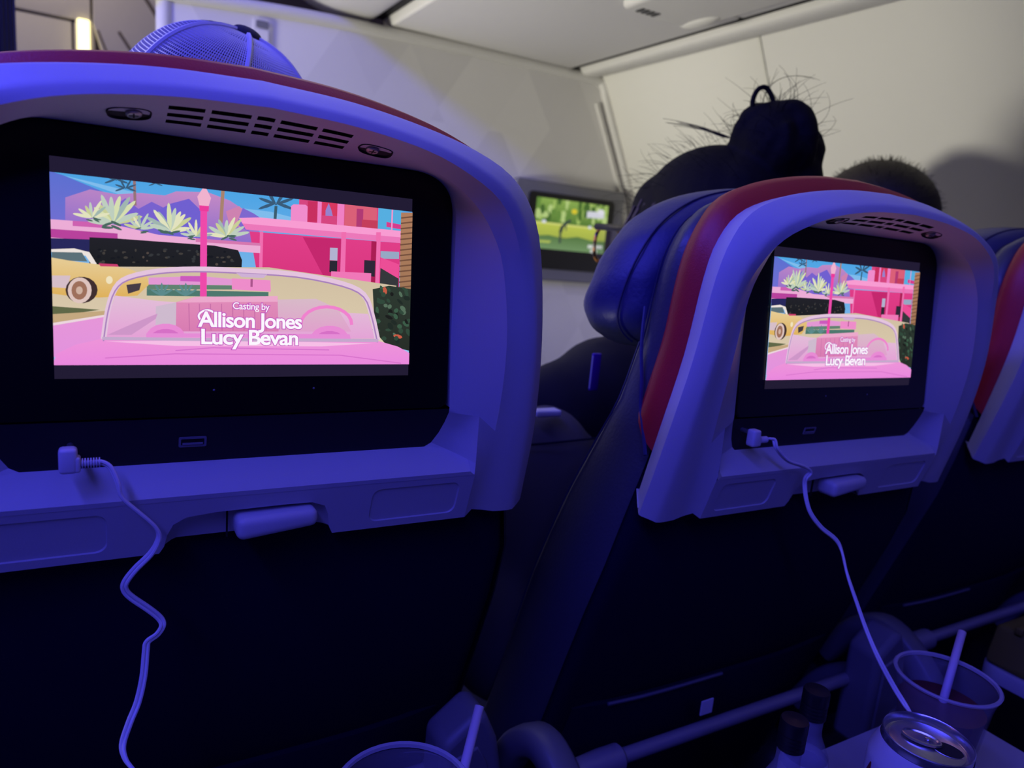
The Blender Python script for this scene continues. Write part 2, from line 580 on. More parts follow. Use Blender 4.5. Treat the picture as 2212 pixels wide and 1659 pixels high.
def galley():
    g = empty('galley_partition', (0, 3.0, 0), 'cream galley partition with dark joints beyond the aisle', 'partition')
    off = (0, -3.0, 0)

    def put(m, name, mt, **k):
        o = m.build(name, mt, g, **k)
        o.location = off
        return o
    put(MB().box((-1.6, 3.02, 0), (1.2, 3.06, Z(1.05))), 'backing', M['galley_line'], smooth=False)
    put(rbox((-.60, 3.0, 0), (-.055, 3.03, Z(.60)), .004), 'laminate_panel', M['galley'])
    put(rbox((-.60, 2.99, Z(.605)), (.0, 3.03, Z(.70)), .004), 'header_panel', M['galley'])
    put(rbox((-.60, 2.985, Z(.703)), (.0, 3.03, Z(1.0)), .004), 'header_panel', M['galley'])
    put(rbox((-.0485, 3.0, 0), (.012, 3.03, Z(.60)), .004), 'laminate_panel', M['galley'])
    # sloping door surround
    put(MB().prism([(.004, 0), (.30, 0), (.30, Z(1.0)), (.01, Z(1.0)), (.006, Z(.60)), (.035, Z(.5))], 2.96, 3.0), 'door_surround', M['galley'], bevel=.006)
    put(MB().tube([(.020, 2.957, Z(.58)), (.055, 2.957, Z(.49)), (.085, 2.957, Z(.40))], .0035, 6), 'surround_joint', M['galley_line'])
    put(MB().tube([(.13, 2.957, Z(.76)), (.215, 2.957, Z(.635)), (.25, 2.957, Z(.55))], .006, 6), 'surround_joint', M['galley_line'])
    put(MB().tube([(.082, 2.957, Z(.588)), (.115, 2.957, Z(.54))], .005, 6), 'surround_joint', M['galley_line'])
    l = empty('galley_lamp', (-.02, 2.99, Z(.55)), 'glowing yellow upright lamp on the galley partition', 'lamp')
    o = MB().prism([(x + .0, z) for x, z in rrect(-.0185, .0165, -.075, .060, .006)], -.012, 0).build('diffuser', M['lamp'], l, bevel=.002)
    o = MB().prism(rrect(-.024, .022, -.080, .066, .008), -.002, .006).build('lamp_frame', M['galley'], l)
    # folded curtain edge by the aisle
    pts = []
    for k in range(9):
        pts.append((-.148 + .0034 * k, 1.72 + (.010 if k % 2 else -.010)))
    m = MB()
    m.grid([[(x, y, zz) for x, y in pts] for zz in (0.05, .8, Z(.95))])
    c = m.build('aisle_curtain', M['curtain'], solid=.003, angle=80)
    tag(c, 'narrow folded navy curtain at the left edge beyond the aisle', 'curtain')


# ------------------------------------------------------------------ pictures shown by the screens (flat light-giving images)
class Painter:
    def __init__(self, w, h, conv):
        self.w, self.h, self.conv = w, h, conv
        self.v, self.f, self.c, self.k = [], [], [], 0

    def clip(self, pts):
        """clip polygon to the unit square"""
        for axis, lim, sgn in ((0, 0, 1), (0, 1, -1), (1, 0, 1), (1, 1, -1)):
            out = []
            for i in range(len(pts)):
                a, b = pts[i - 1], pts[i]
                ia, ib = (a[axis] - lim) * sgn >= 0, (b[axis] - lim) * sgn >= 0
                if ia != ib:
                    t = (lim - a[axis]) / (b[axis] - a[axis])
                    out.append(tuple(a[j] + (b[j] - a[j]) * t for j in range(len(a))))
                if ib:
                    out.append(b)
            pts = out
            if not pts:
                return []
        return pts

    def poly(self, color, pts, color2=None):
        """colour (top) to colour2 (bottom) over the polygon"""
        q = [self.conv(*p) for p in pts]
        q = self.clip(q)
        if len(q) < 3:
            return
        v0, v1 = min(p[1] for p in q), max(p[1] for p in q)
        n = len(self.v)
        self.k += 1
        for u, v in q:
            self.v.append(((u - .5) * self.w, -self.k * 2e-6, (.5 - v) * self.h))
            t = (v - v0) / (v1 - v0 + 1e-9)
            c2 = color2 or color
            self.c.append(srgb(*[color[i] * (1 - t) + c2[i] * t for i in range(3)]))
        self.f.append(tuple(range(n, n + len(q))))

    def stroke(self, color, pts, wd):
        for a, b in zip(pts[:-1], pts[1:]):
            dx, dy = b[0] - a[0], b[1] - a[1]
            L = math.hypot(dx, dy) or 1
            nx, ny = -dy / L * wd / 2, dx / L * wd / 2
            ex, ey = dx / L * wd * .12, dy / L * wd * .12
            self.poly(color, [(a[0] + nx - ex, a[1] + ny - ey), (b[0] + nx + ex, b[1] + ny + ey), (b[0] - nx + ex, b[1] - ny + ey), (a[0] - nx - ex, a[1] - ny - ey)])

    def ell(self, color, c, rx, ry, rot=0, n=18, color2=None):
        a = math.radians(rot)
        pts = []
        for k in range(n):
            t = 2 * math.pi * k / n
            x, y = rx * math.cos(t), ry * math.sin(t)
            pts.append((c[0] + x * math.cos(a) - y * math.sin(a), c[1] + x * math.sin(a) + y * math.cos(a)))
        self.poly(color, pts, color2)

    def build(self, name, material):
        me = bpy.data.meshes.new(name)
        me.from_pydata(self.v, [], self.f)
        ca = me.color_attributes.new('Col', 'FLOAT_COLOR', 'POINT')
        for i, c in enumerate(self.c):
            ca.data[i].color = (*c, 1)
        me.materials.append(material)
        o = bpy.data.objects.new(name, me)
        COL.objects.link(o)
        return o


def homography(src):
    """maps four picture corners (tl, tr, br, bl) to the unit square"""
    A, B = [], []
    for (x, y), (u, v) in zip(src, ((0, 0), (1, 0), (1, 1), (0, 1))):
        A.append([x, y, 1, 0, 0, 0, -u * x, -u * y]); B.append(u)
        A.append([0, 0, 0, x, y, 1, -v * x, -v * y]); B.append(v)
    h = np.linalg.solve(np.array(A, float), np.array(B, float))

    def f(x, y):
        d = h[6] * x + h[7] * y + 1
        return ((h[0] * x + h[1] * y + h[2]) / d, (h[3] * x + h[4] * y + h[5]) / d)
    return f


def golf_picture():
    P = Painter(.235, .132, lambda x, y: (x, y))
    P.poly((150, 185, 90), [(0, 0), (1, 0), (1, .5), (0, .5)], (90, 130, 60))
    rnd = random.Random(3)
    for k in range(40):
        x = rnd.random()
        c = rnd.choice([(175, 205, 110), (110, 150, 70), (80, 115, 55), (195, 220, 140)])
        P.ell(c, (x, rnd.uniform(.0, .38)), rnd.uniform(.02, .05), rnd.uniform(.06, .14), 0, 10)
    P.poly((205, 215, 90), [(0, .47), (1, .47), (1, .75), (0, .75)], (180, 195, 85))
    P.poly((225, 230, 130), [(0, .47), (1, .47), (1, .51), (0, .51)])
    P.poly((95, 130, 75), [(0, .76), (.2, .72), (.4, .76), (.6, .70), (.8, .75), (1, .74), (1, 1), (0, 1)], (125, 160, 110))
    P.poly((190, 205, 100), [(.05, .84), (.24, .83), (.22, .88), (.06, .88)])
    P.ell((235, 215, 60), (.52, .2), .04, .05)
    P.poly((228, 228, 240), [(.70, .16), (.95, .14), (.95, .27), (.70, .29)])
    P.ell((240, 240, 248), (.90, .15), .05, .06)
    P.ell((230, 235, 245), (.76, .48), .025, .035)
    P.ell((230, 235, 245), (.12, .46), .03, .035)
    P.poly((225, 230, 225), [(.76, .84), (.97, .83), (.97, .9), (.76, .91)])
    P.poly((215, 220, 215), [(.80, .93), (.9, .93), (.9, 1), (.8, 1)])
    # small dark golfer
    P.stroke((70, 82, 78), [(.36, .86), (.355, .62)], .028)
    P.stroke((60, 70, 72), [(.355, .64), (.37, .54), (.44, .42)], .045)
    P.stroke((80, 95, 90), [(.42, .44), (.43, .60)], .016)
    P.ell((66, 74, 74), (.465, .40), .025, .03)
    return P.build('picture', M['pic_far'])


def film_picture():
    """generic sunny pink street with plants, a cream car and an open pink car; nobody in it"""
    W, H = .199, .112
    conv0 = homography(((115, 120), (2075, 325), (2085, 1186), (145, 1190)))
    P = Painter(W, .0995, conv0)
    full = [(-50, 0), (2300, 200), (2300, 1300), (-50, 1300)]
    P.poly((78, 164, 228), full, (150, 196, 240))
    P.poly((128, 188, 236), [(190, 140), (700, 260), (1300, 330), (1500, 380), (1300, 400), (600, 280)])
    # far hills
    P.poly((92, 112, 208), [(100, 110), (190, 140), (420, 235), (700, 300), (700, 520), (100, 520)], (120, 110, 210))
    P.poly((196, 138, 196), [(200, 260), (330, 215), (470, 240), (600, 232), (730, 245), (790, 222), (960, 225), (1080, 270), (1200, 350), (1280, 520), (200, 480)], (130, 105, 205))
    P.poly((120, 98, 206), [(420, 330), (520, 262), (590, 320), (660, 280), (760, 330), (820, 400), (860, 520), (420, 520)])
    P.poly((112, 96, 208), [(690, 330), (760, 290), (860, 262), (930, 330), (940, 500), (700, 500)])
    P.poly((206, 130, 176), [(1060, 330), (1130, 300), (1210, 370), (1150, 420), (1080, 400)])
    P.poly((126, 104, 206), [(1150, 310), (1210, 340), (1270, 380), (1180, 440), (1120, 400)])
    # slender palm trunks and dark fronds
    P.stroke((150, 116, 120), [(566, 160), (572, 300)], 15)
    P.stroke((168, 130, 110), [(1042, 210), (1034, 390)], 19)
    for cx, cy, s in ((470, 160, 1), (520, 205, .9), (1330, 285, 1.5), (680, 180, .6)):
        for a in (20, 60, 120, 160, 200, 340):
            P.ell((58, 92, 122), (cx + 34 * s * math.cos(math.radians(a)), cy - 26 * s * math.sin(math.radians(a))), 34 * s, 6 * s, -a, 8)
    P.stroke((60, 92, 110), [(1330, 300), (1326, 380)], 16)
    # house on the right
    P.poly((214, 70, 128), [(1455, 258), (2020, 320), (2020, 460), (1455, 400)])
    P.poly((240, 140, 204), [(1412, 298), (1425, 288), (1490, 290), (1502, 300), (1502, 392), (1412, 385)])
    P.poly((200, 48, 96), [(1502, 270), (1560, 272), (1560, 385), (1502, 385)])
    P.poly((240, 128, 196), [(1556, 268), (1578, 268), (1578, 400), (1556, 400)])
    P.poly((216, 56, 96), [(1580, 275), (1664, 280), (1664, 352), (1580, 348)])
    P.poly((150, 130, 205), [(1600, 320), (1616, 280), (1632, 320), (1640, 352), (1600, 350)])
    P.poly((240, 128, 196), [(1664, 280), (1702, 282), (1702, 412), (1664, 408)])
    P.poly((218, 96, 120), [(1704, 286), (1880, 300), (1880, 420), (1704, 410)])
    P.poly((176, 58, 116), [(1770, 310), (1806, 312), (1806, 412), (1770, 410)])
    P.poly((196, 62, 92), [(1800, 370), (1930, 378), (1926, 430), (1800, 424)])
    P.poly((86, 174, 224), [(1888, 305), (2020, 318), (2020, 440), (1888, 430)])
    P.poly((214, 60, 140), [(1935, 382), (2020, 398), (2020, 424), (1935, 410)])
    P.stroke((240, 150, 205), [(1965, 312), (1965, 440)], 8)
    P.poly((224, 62, 136), [(1190, 440), (2016, 500), (2016, 780), (1240, 700)], (214, 52, 124))
    P.poly((248, 156, 210), [(1130, 366), (1240, 362), (2016, 432), (2016, 468), (1150, 396)])
    P.poly((236, 120, 186), [(1150, 396), (2016, 468), (2016, 500), (1170, 430)])
    for x0, x1 in ((1246, 1264), (1690, 1716), (1880, 1906)):
        P.poly((240, 110, 176), [(x0, 440), (x1, 440), (x1, 760), (x0, 760)])
    P.poly((196, 40, 110), [(1480, 470), (1690, 480), (1690, 700), (1600, 690)])
    P.poly((170, 30, 84), [(1856, 490), (1884, 492), (1884, 760), (1856, 756)])
    P.poly((178, 178, 208), [(1630, 528), (1672, 530), (1672, 600), (1630, 598)])
    P.poly((44, 40, 52), [(1630, 600), (1672, 602), (1672, 668), (1630, 664)])
    P.poly((150, 168, 196), [(1908, 545), (2010, 550), (2010, 590), (1908, 588)])
    P.poly((46, 40, 56), [(1820, 596), (1880, 600), (1880, 690), (1820, 684)])
    P.poly((236, 78, 150), [(1908, 580), (2012, 620), (2012, 700), (1908, 660)])
    P.poly((240, 120, 184), [(1640, 660), (1860, 670), (1860, 770), (1640, 740)])
    P.poly((54, 56, 60), [(1910, 640), (2012, 700), (2012, 770), (1910, 760)])
    # left roofs and awning
    P.poly((236, 172, 214), [(120, 380), (430, 400), (700, 462), (1250, 510), (1250, 560), (440, 510), (120, 490)])
    P.poly((206, 96, 176), [(240, 388), (420, 398), (428, 428), (240, 416)])
    P.poly((184, 66, 156), [(110, 432), (480, 456), (480, 500), (240, 490), (110, 478)])
    P.poly((214, 120, 176), [(900, 480), (1250, 505), (1250, 520), (900, 500)])
    # pale leafy plants
    rnd = random.Random(5)
    for cx, cy, s, n in ((450, 400, 150, 11), (760, 440, 130, 10), (1060, 470, 110, 9), (600, 430, 80, 7), (340, 370, 90, 7), (900, 470, 80, 7)):
        for k in range(n):
            a = math.radians(12 + 156 * k / (n - 1) + rnd.uniform(-6, 6))
            L = s * rnd.uniform(.75, 1.1)
            c = rnd.choice([(214, 222, 176), (190, 206, 190), (226, 226, 190), (160, 182, 176), (200, 206, 150)])
            P.ell(c, (cx + L * .55 * math.cos(a), cy - L * .55 * math.sin(a)), L * .55, s * .10, -math.degrees(a), 12)
        for k in range(4):
            P.ell((74, 104, 96), (cx + rnd.uniform(-.4, .4) * s, cy + rnd.uniform(-5, 25)), s * .22, s * .05, rnd.uniform(-30, 30), 10)
    # hedge and shade
    P.poly((40, 40, 92), [(120, 484), (340, 490), (340, 570), (120, 550)])
    P.poly((34, 34, 42), [(330, 478), (480, 484), (1000, 520), (1130, 545), (1152, 600), (1150, 660), (330, 640)], (28, 30, 34))
    for k in range(60):
        P.ell(rnd.choice([(52, 54, 58), (66, 62, 60), (24, 26, 34), (80, 70, 66)]), (rnd.uniform(380, 1120), rnd.uniform(540, 640)), rnd.uniform(5, 13), rnd.uniform(4, 9), 0, 7)
    # sandy ground, path, lawn, road
    P.poly((208, 190, 162), [(100, 640), (1300, 640), (2000, 740), (2000, 1100), (100, 1100)], (222, 206, 176))
    P.poly((96, 130, 112), [(640, 735), (1130, 742), (1130, 765), (640, 765)])
    P.poly((78, 120, 110), [(640, 765), (1300, 778), (1300, 808), (640, 800)])
    P.poly((226, 152, 212), [(650, 700), (930, 690), (1100, 706), (1100, 740), (650, 738)])
    P.poly((204, 90, 190), [(820, 690), (930, 690), (930, 722), (820, 718)])
    P.poly((96, 104, 72), [(130, 860), (390, 880), (130, 920)])
    P.poly((196, 168, 128), [(130, 905), (430, 885), (430, 920), (130, 970)])
    P.poly((236, 214, 222), [(130, 955), (430, 905), (430, 918), (130, 975)])
    P.poly((230, 150, 216), [(130, 970), (440, 915), (440, 1060), (130, 1150)], (226, 146, 222))
    for cx in (720, 850):
        for a in (30, 60, 90, 120, 150):
            P.ell((92, 138, 140), (cx + 34 * math.cos(math.radians(a)), 800 - 36 * math.sin(math.radians(a))), 38, 7, -a, 8)
    # pink street lamp
    P.stroke((238, 74, 170), [(940, 320), (946, 800)], 36)
    P.poly((236, 60, 156), [(915, 296), (968, 300), (966, 332), (918, 328)])
    P.poly((240, 178, 206), [(935, 200), (950, 202), (978, 258), (966, 302), (916, 298), (904, 250)])
    # cream car
    P.poly((236, 226, 220), [(120, 545), (250, 540), (330, 560), (370, 625), (345, 632), (310, 580), (120, 560)])
    P.poly((92, 112, 120), [(130, 560), (290, 562), (320, 612), (130, 604)])
    P.poly((230, 204, 150), [(125, 590), (215, 606), (380, 628), (540, 650), (640, 690), (650, 740), (590, 800), (380, 812), (200, 800), (130, 790)], (222, 176, 90))
    P.poly((214, 190, 200), [(130, 690), (230, 690), (215, 760), (130, 755)])
    P.poly((70, 60, 70), [(530, 740), (610, 730), (600, 770), (540, 790)])
    P.ell((64, 46, 48), (290, 770), 86, 74)
    P.ell((222, 196, 190), (280, 772), 64, 72)
    P.ell((158, 112, 92), (278, 772), 42, 52)
    P.ell((206, 176, 160), (278, 772), 18, 22)
    P.ell((240, 226, 190), (438, 714), 18, 22)
    P.poly((200, 62, 110), [(380, 622), (480, 626), (488, 640), (390, 638)])
    # right tree trunk and bushes
    P.poly((176, 126, 96), [(2012, 330), (2090, 330), (2090, 1080), (2020, 900)], (150, 112, 80))
    for k in range(16):
        P.stroke((116, 80, 62), [(2014, 360 + 30 * k), (2084, 352 + 30 * k)], 8)
    P.poly((46, 58, 50), [(1870, 760), (1960, 740), (2090, 760), (2090, 1110), (1960, 1080), (1890, 1000)], (40, 46, 40))
    for k in range(46):
        P.ell(rnd.choice([(60, 92, 72), (34, 44, 40), (86, 112, 92), (28, 30, 30), (200, 92, 70)] + [(50, 74, 60)] * 3), (rnd.uniform(1880, 2080), rnd.uniform(760, 1060)), rnd.uniform(10, 26), rnd.uniform(7, 15), rnd.uniform(0, 90), 8)
    # open pink car: cabin, seat, windscreen, bonnet
    P.poly((226, 190, 216), [(470, 800), (700, 830), (1850, 900), (1890, 1040), (420, 1040), (440, 900)], (228, 160, 214))
    P.poly((206, 186, 206), [(690, 860), (810, 835), (810, 1000), (690, 1000)])
    P.poly((226, 142, 186), [(800, 836), (900, 806), (1350, 800), (1360, 1000), (800, 1000)], (216, 124, 178))
    P.poly((236, 168, 204), [(800, 838), (900, 806), (1350, 800), (1350, 832), (860, 838)])
    for x in (868, 925, 985, 1045, 1105, 1165, 1225, 1285):
        P.stroke((196, 108, 166), [(x, 845), (x + 6, 995)], 5)
    P.poly((216, 186, 200), [(1350, 820), (1560, 815), (1680, 870), (1760, 1000), (1360, 1000)], (224, 160, 204))
    P.poly((206, 150, 200), [(430, 1020), (560, 960), (700, 900), (690, 930), (560, 1020)])
    for c in ((745, 1030), (1640, 1040)):
        P.ell((232, 138, 212), c, 105, 74)
        P.ell((214, 112, 198), (c[0], c[1] + 12), 84, 56)
    pts = [(1480 + 140 * (1 - math.cos(math.pi * k / 12)), 960 - 100 * math.sin(math.pi * k / 12)) for k in range(13)]
    P.stroke((240, 130, 206), pts, 18)
    P.poly((230, 140, 214), [(640, 1010), (1750, 1015), (1760, 1050), (640, 1050)])
    P.poly((238, 150, 216), [(130, 1200), (160, 1125), (260, 1075), (410, 1040), (1000, 1030), (1900, 1050), (2020, 1085), (2100, 1130), (2100, 1200)], (234, 136, 222))
    P.poly((246, 190, 230), [(420, 1056), (1000, 1050), (1880, 1066), (1600, 1084), (800, 1082)])
    P.stroke((214, 116, 204), [(800, 1108), (1000, 1092), (1640, 1104)], 6)
    P.stroke((216, 116, 204), [(420, 1150), (800, 1126), (1700, 1134), (2040, 1180)], 6)
    fr = smooth_path([(410, 1040, 0), (432, 880, 0), (470, 760, 0), (540, 700, 0), (700, 664, 0), (900, 652, 0), (1150, 660, 0), (1450, 680, 0), (1700, 730, 0), (1820, 790, 0), (1868, 900, 0), (1905, 1046, 0)], 3)
    fr = [(a, b) for a, b, _ in fr]
    P.stroke((228, 196, 222), fr, 30)
    P.stroke((168, 128, 188), [(a, b + 14) for a, b in fr], 8)
    P.stroke((196, 168, 204), [(405, 1040), (1000, 1046), (1908, 1050)], 18)
    P.poly((206, 176, 214), [(1120, 672), (1290, 680), (1270, 700), (1150, 694)])
    P.poly((238, 140, 202), [(1098, 702), (1308, 712), (1312, 776), (1100, 764)])
    P.stroke((170, 84, 140), [(1206, 706), (1206, 748)], 12)
    # curled swashes on the caption's capitals
    for st in ([(1012, 896), (972, 880), (938, 890), (922, 912), (934, 934), (956, 930), (956, 914)],):
        q = [(a, b) for a, b, _ in smooth_path([(a, b, 0) for a, b in st], 4)]
        P.stroke((196, 84, 190), q, 18)
        P.stroke((250, 244, 255), q, 11)
    o = P.build('picture', M['pic'])
    return o, P


def text_mesh(body, size, bold, material, name, squeeze=1.0):
    cu = bpy.data.curves.new(name, 'FONT')
    cu.body = body
    cu.align_x = 'CENTER'
    cu.size = size
    cu.offset = bold
    cu.space_character = .93
    ob = bpy.data.objects.new(name, cu)
    COL.objects.link(ob)
    dg = bpy.context.evaluated_depsgraph_get()
    me = bpy.data.meshes.new_from_object(ob.evaluated_get(dg))
    bpy.data.objects.remove(ob)
    for v in me.vertices:
        x, y, z = v.co
        v.co = (x * squeeze, 0, y)
    me.materials.clear()
    me.materials.append(material)
    me.name = name
    o = bpy.data.objects.new(name, me)
    COL.objects.link(o)
    return o


# ------------------------------------------------------------------ airline seat
# rows of the monitor shroud, right half, stations from the crown down the side (origin: screen centre)
ROWS = {
    'B': [(0, .002, .107), (.049, .002, .1045), (.092, .002, .098), (.127, .002, .089), (.152, .001, .077), (.167, .001, .058), (.177, 0, .029), (.184, .002, -.03), (.193, .009, -.093), (.198, .018, -.147)],
    'O': [(0, -.018, .1095), (.05, -.018, .107), (.095, -.018, .1005), (.131, -.019, .0915), (.158, -.020, .079), (.175, -.021, .060), (.186, -.021, .030), (.195, -.019, -.030), (.202, -.009, -.095), (.205, .006, -.158)],
    'R1': [(0, -.040, .098), (.047, -.040, .0955), (.09, -.040, .089), (.122, -.039, .0795), (.147, -.037, .067), (.163, -.034, .048), (.174, -.031, .022), (.184, -.028, -.033), (.190, -.018, -.095), (.193, -.002, -.1625)],
    'R2': [(0, -.043, .0925), (.046, -.043, .090), (.088, -.043, .0835), (.118, -.041, .0735), (.141, -.038, .061), (.156, -.034, .043), (.166, -.030, .018), (.174, -.027, -.034), (.177, -.0185, -.095), (.176, -.003, -.162)],
    'C': [(0, -.020, .0842), (.045, -.020, .0830), (.087, -.020, .0790), (.113, -.022, .070), (.131, -.024, .0575), (.144, -.0255, .041), (.1545, -.0258, .017), (.162, -.0258, -.034), (.163, -.0182, -.095), (.157, -.004, -.158)],
    'E': [(0, .004, .0765), (.045, .004, .0765), (.087, .004, .0765), (.108, .004, .0755), (.1225, .003, .069), (.1285, .001, .056), (.1295, -.001, .030), (.130, -.004, -.030), (.131, -.008, -.079), (.131, -.008, -.083)],
}
SUB = [6, 5, 4, 3, 3, 3, 4, 4, 4]
SLOT_X = [-.0485, -.0315, -.0285, -.0095, -.0065, .0035, .0065, .0245, .0275, .0455]
SLOT_X = [-.0470, -.0300, -.0270, -.0075, -.0045, .0045, .0075, .0270, .0300, .0470]


def mirrored(right):
    return [(-x, y, z) for x, y, z in right[::-1]] + right[1:]


def row(name):
    return spline(ROWS[name], None, SUB)


def row_at_x(r, x):
    """point on a top row at given x"""
    for a, b in zip(r[:-1], r[1:]):
        if a[0] <= x <= b[0]:
            t = (x - a[0]) / (b[0] - a[0] + 1e-12)
            return tuple(a[i] + (b[i] - a[i]) * t for i in range(3))


def fascia_y(z):
    return -.0185 + (-.123 - z) * .31


def shroud_mesh():
    m = MB()
    slots = []
    R = {k: row(k) for k in ROWS}
    nTop = SUB[0] + SUB[1]                 # stations of the straight crown (to x ~ .09)
    # outer rows: back, outer, two lips
    names = ['B', 'O', 'R1', 'R2']
    full = {k: mirrored(R[k]) for k in ROWS}
    mid = lambda a, b, t, bulge: [tuple(p[i] * (1 - t) + q[i] * t + bulge[i] for i in range(3)) for p, q in zip(a, b)]
    m.grid([full['B'], mid(full['B'], full['O'], .55, (0, 0, 0)), mid(full['B'], full['O'], .86, (0, 0, 0)), mid(mid(full['B'], full['O'], .95, (0, 0, 0)), mid(full['O'], full['R1'], .06, (0, 0, 0)), .5, (0, 0, 0)),
            mid(full['O'], full['R1'], .16, (0, 0, 0)), mid(full['O'], full['R1'], .5, (0, -.0006, .0002)), mid(full['O'], full['R1'], .84, (0, -.0004, .0001)), full['R1'], mid(full['R1'], full['R2'], .22, (0, -.0004, -.0003)), mid(full['R1'], full['R2'], .6, (0, -.0003, -.0002)), full['R2']])
    # hood underside and cheeks
    n = len(R['R2'])
    nS = sum(SUB)
    # stations down to the pocket (exclude last span for C->E)
    kE = nS - SUB[8]
    for s in (1, -1):
        c = lambda L: [(s * x, y, z) for x, y, z in L]
        r2, cc, e = R['R2'], R['C'], R['E']
        a = [mid([p], [q], .5, (0, .0008, 0))[0] for p, q in zip(r2, cc)]
        b = [mid([p], [q], .5, (0, 0, 0))[0] for p, q in zip(cc, e)]
        d = [(x, y + .012, z) for x, y, z in e]
        m.grid([c(r2)[nTop:], c(a)[nTop:], c(cc)[nTop:]])
        cr = [(x, y + 4e-5 * min(1, (k - nTop) / 6), z) for k, (x, y, z) in enumerate(cc) if k >= nTop]      # crisp crease
        m.grid([c(cr)[:kE + 1 - nTop], c(b)[nTop:kE + 1], c(e)[nTop:kE + 1], c(d)[nTop:kE + 1]])
        # lower cheek beside the pocket
        low_c = cc[kE:]
        e0 = e[kE]
        ipt = lambda z: (.1498 + .0007 * (-.1265 - z) / .034 if z < -.1265 else .1498, float(np.interp(-z, [.084, .118, .1265, .1625], [-.0175, -.0182, fascia_y(-.1265) - .0002, fascia_y(-.1625)])), z)
        inner = [ipt(-.084 + k / (len(low_c) - 1) * (-.1625 + .084)) for k in range(len(low_c))]
        m.grid([c(low_c), c(inner)])
        # web over the pocket
        m.grid([[c([cc[kE]])[0], c([inner[0]])[0]], [c([b[kE]])[0], c([(.143, -.0125, -.0855)])[0]], [c([e0])[0], c([(.131, -.0075, -.083)])[0]]])
        # pocket: hollow between the cheek edge and the port panel edge
        ro = [ipt(z) for z in (-.084, -.095, -.107, -.118, -.1265)]
        ri = [(.131, -.0075, -.083), (.129, -.0060, -.090), (.126, -.0040, -.098), (.1215, -.0022, -.1055), (.117, -.0012, -.1085)]
        ends = [ro[-1], (.146, -.0184, -.1235), (.142, -.0168, -.1215), (.130, -.0100, -.1155), (.117, -.0012, -.1085)]
        rr = []
        for q, (t, dy) in enumerate(((0, 0), (.12, .0045), (.3, .0065), (.6, .0055), (1, 0))):
            col = [(o[0] * (1 - t) + i[0] * t, o[1] * (1 - t) + i[1] * t + dy * (k > 0), o[2] * (1 - t) + i[2] * t) for k, (o, i) in enumerate(zip(ro, ri))]
            col[-1] = ends[q]
            rr.append(c(col))
        m.grid(rr)
    # crown underside with the vent slots: columns at explicit x
    xc = sorted(set([round(s * R['R2'][k][0], 5) for k in range(1, nTop + 1) for s in (1, -1)] + SLOT_X + [-.058, .058, 0]))
    ts = [0, .16, .22, .31, .40, .49, .58, .67, .84, 1.0]
    slot_rows = {2: 1, 4: 1, 6: 1}

    def S(x, t):
        p, q, r = row_at_x(full['R2'], x), row_at_x(full['C'], x), row_at_x(full['E'], x)
        if t < .5:
            a, b, u = p, q, t * 2
        else:
            a, b, u = q, r, t * 2 - 1
        return (x, a[1] + (b[1] - a[1]) * u, a[2] + (b[2] - a[2]) * u)
    x1 = R['R2'][nTop][0]
    xs = sorted([x for x in xc if abs(x) < x1 - 1e-4])

    def edge(t):
        # end stations coincide with the loft columns
        a, b, e = R['R2'][nTop], R['C'][nTop], R['E'][nTop]
        if t < .5:
            p, q, u = a, b, t * 2
        else:
            p, q, u = b, e, t * 2 - 1
        return tuple(p[i] + (q[i] - p[i]) * u for i in range(3))
    grid = []
    for t in ts:
        e = edge(t)
        grid.append([(-e[0], e[1], e[2])] + [S(x, t) for x in xs] + [e])
    grid[0][1:-1] = [(x, y, z + 6e-5) for x, y, z in grid[0][1:-1]]   # kept apart from the lip so both shade crisply
    cols = [-x1] + xs + [x1]
    holes = set()
    for i in range(len(ts) - 1):
        for j in range(len(cols) - 1):
            cx = (cols[j] + cols[j + 1]) / 2
            for a, b in zip(SLOT_X[::2], SLOT_X[1::2]):
                if i in (2, 4, 6) and a < cx < b:
                    holes.add((i, j))
    m.grid(grid, skip=lambda i, j: (i, j) in holes)
    up = lambda p: (p[0], p[1] + .002, p[2] + .006)
    for i, j in sorted(holes):
        slots.append(MB())
        slots[-1].x = (cols[j] + cols[j + 1]) / 2
        slots[-1].i = i
        q = [grid[i][j], grid[i][j + 1], grid[i + 1][j + 1], grid[i + 1][j]]
        for k in range(4):
            slots[-1].add([q[k], q[(k + 1) % 4], up(q[(k + 1) % 4]), up(q[k])], [(0, 1, 2, 3)])
        slots[-1].ngon([up(p) for p in q])
    m.grid([grid[-1], [(x, y + .012, z) for x, y, z in grid[-1]]])
    # shelf under the ports
    xsf = np.linspace(-1, 1, 9)
    m.grid([[(.117 * u, -.0012, -.1085) for u in xsf], [(.130 * u, -.0100, -.1155) for u in xsf], [(.142 * u, -.0168, -.1215) for u in xsf], [(.146 * u, -.0184, -.1235) for u in xsf], [(.1498 * u, fascia_y(-.1265) - .0002, -.1265) for u in xsf]])
    # fascia: two recessed plates and the latch notch between them
    zt, zb = -.1265, -.1625
    P3 = lambda x, z, d=0.0: (x, fascia_y(z) + d, z)
    for s in (1, -1):
        x0, x1b = (.062, .1505)
        out = []
        N = 7
        inner = rrect(.0765, .1405, -.1570, -.1315, .006, 6)
        # outer loop with the same count, per corner sector
        cor = [(x0, zb), (x1b, zb), (x1b, zt), (x0, zt)]
        L = len(inner)
        for k in range(4):
            for q in range(N):
                out.append(cor[k])
        i0 = [P3(s * x, z) for x, z in inner]
        i1 = [P3(s * (x + (.0006 if x < .11 else -.0006)), z + (.0006 if z < -.145 else -.0006), .0012) for x, z in inner]
        vs = [P3(s * x, z) for x, z in cor]
        n0 = len(m.v)
        m.v += vs + i0 + i1
        a, b = n0 + 4, n0 + 4 + L
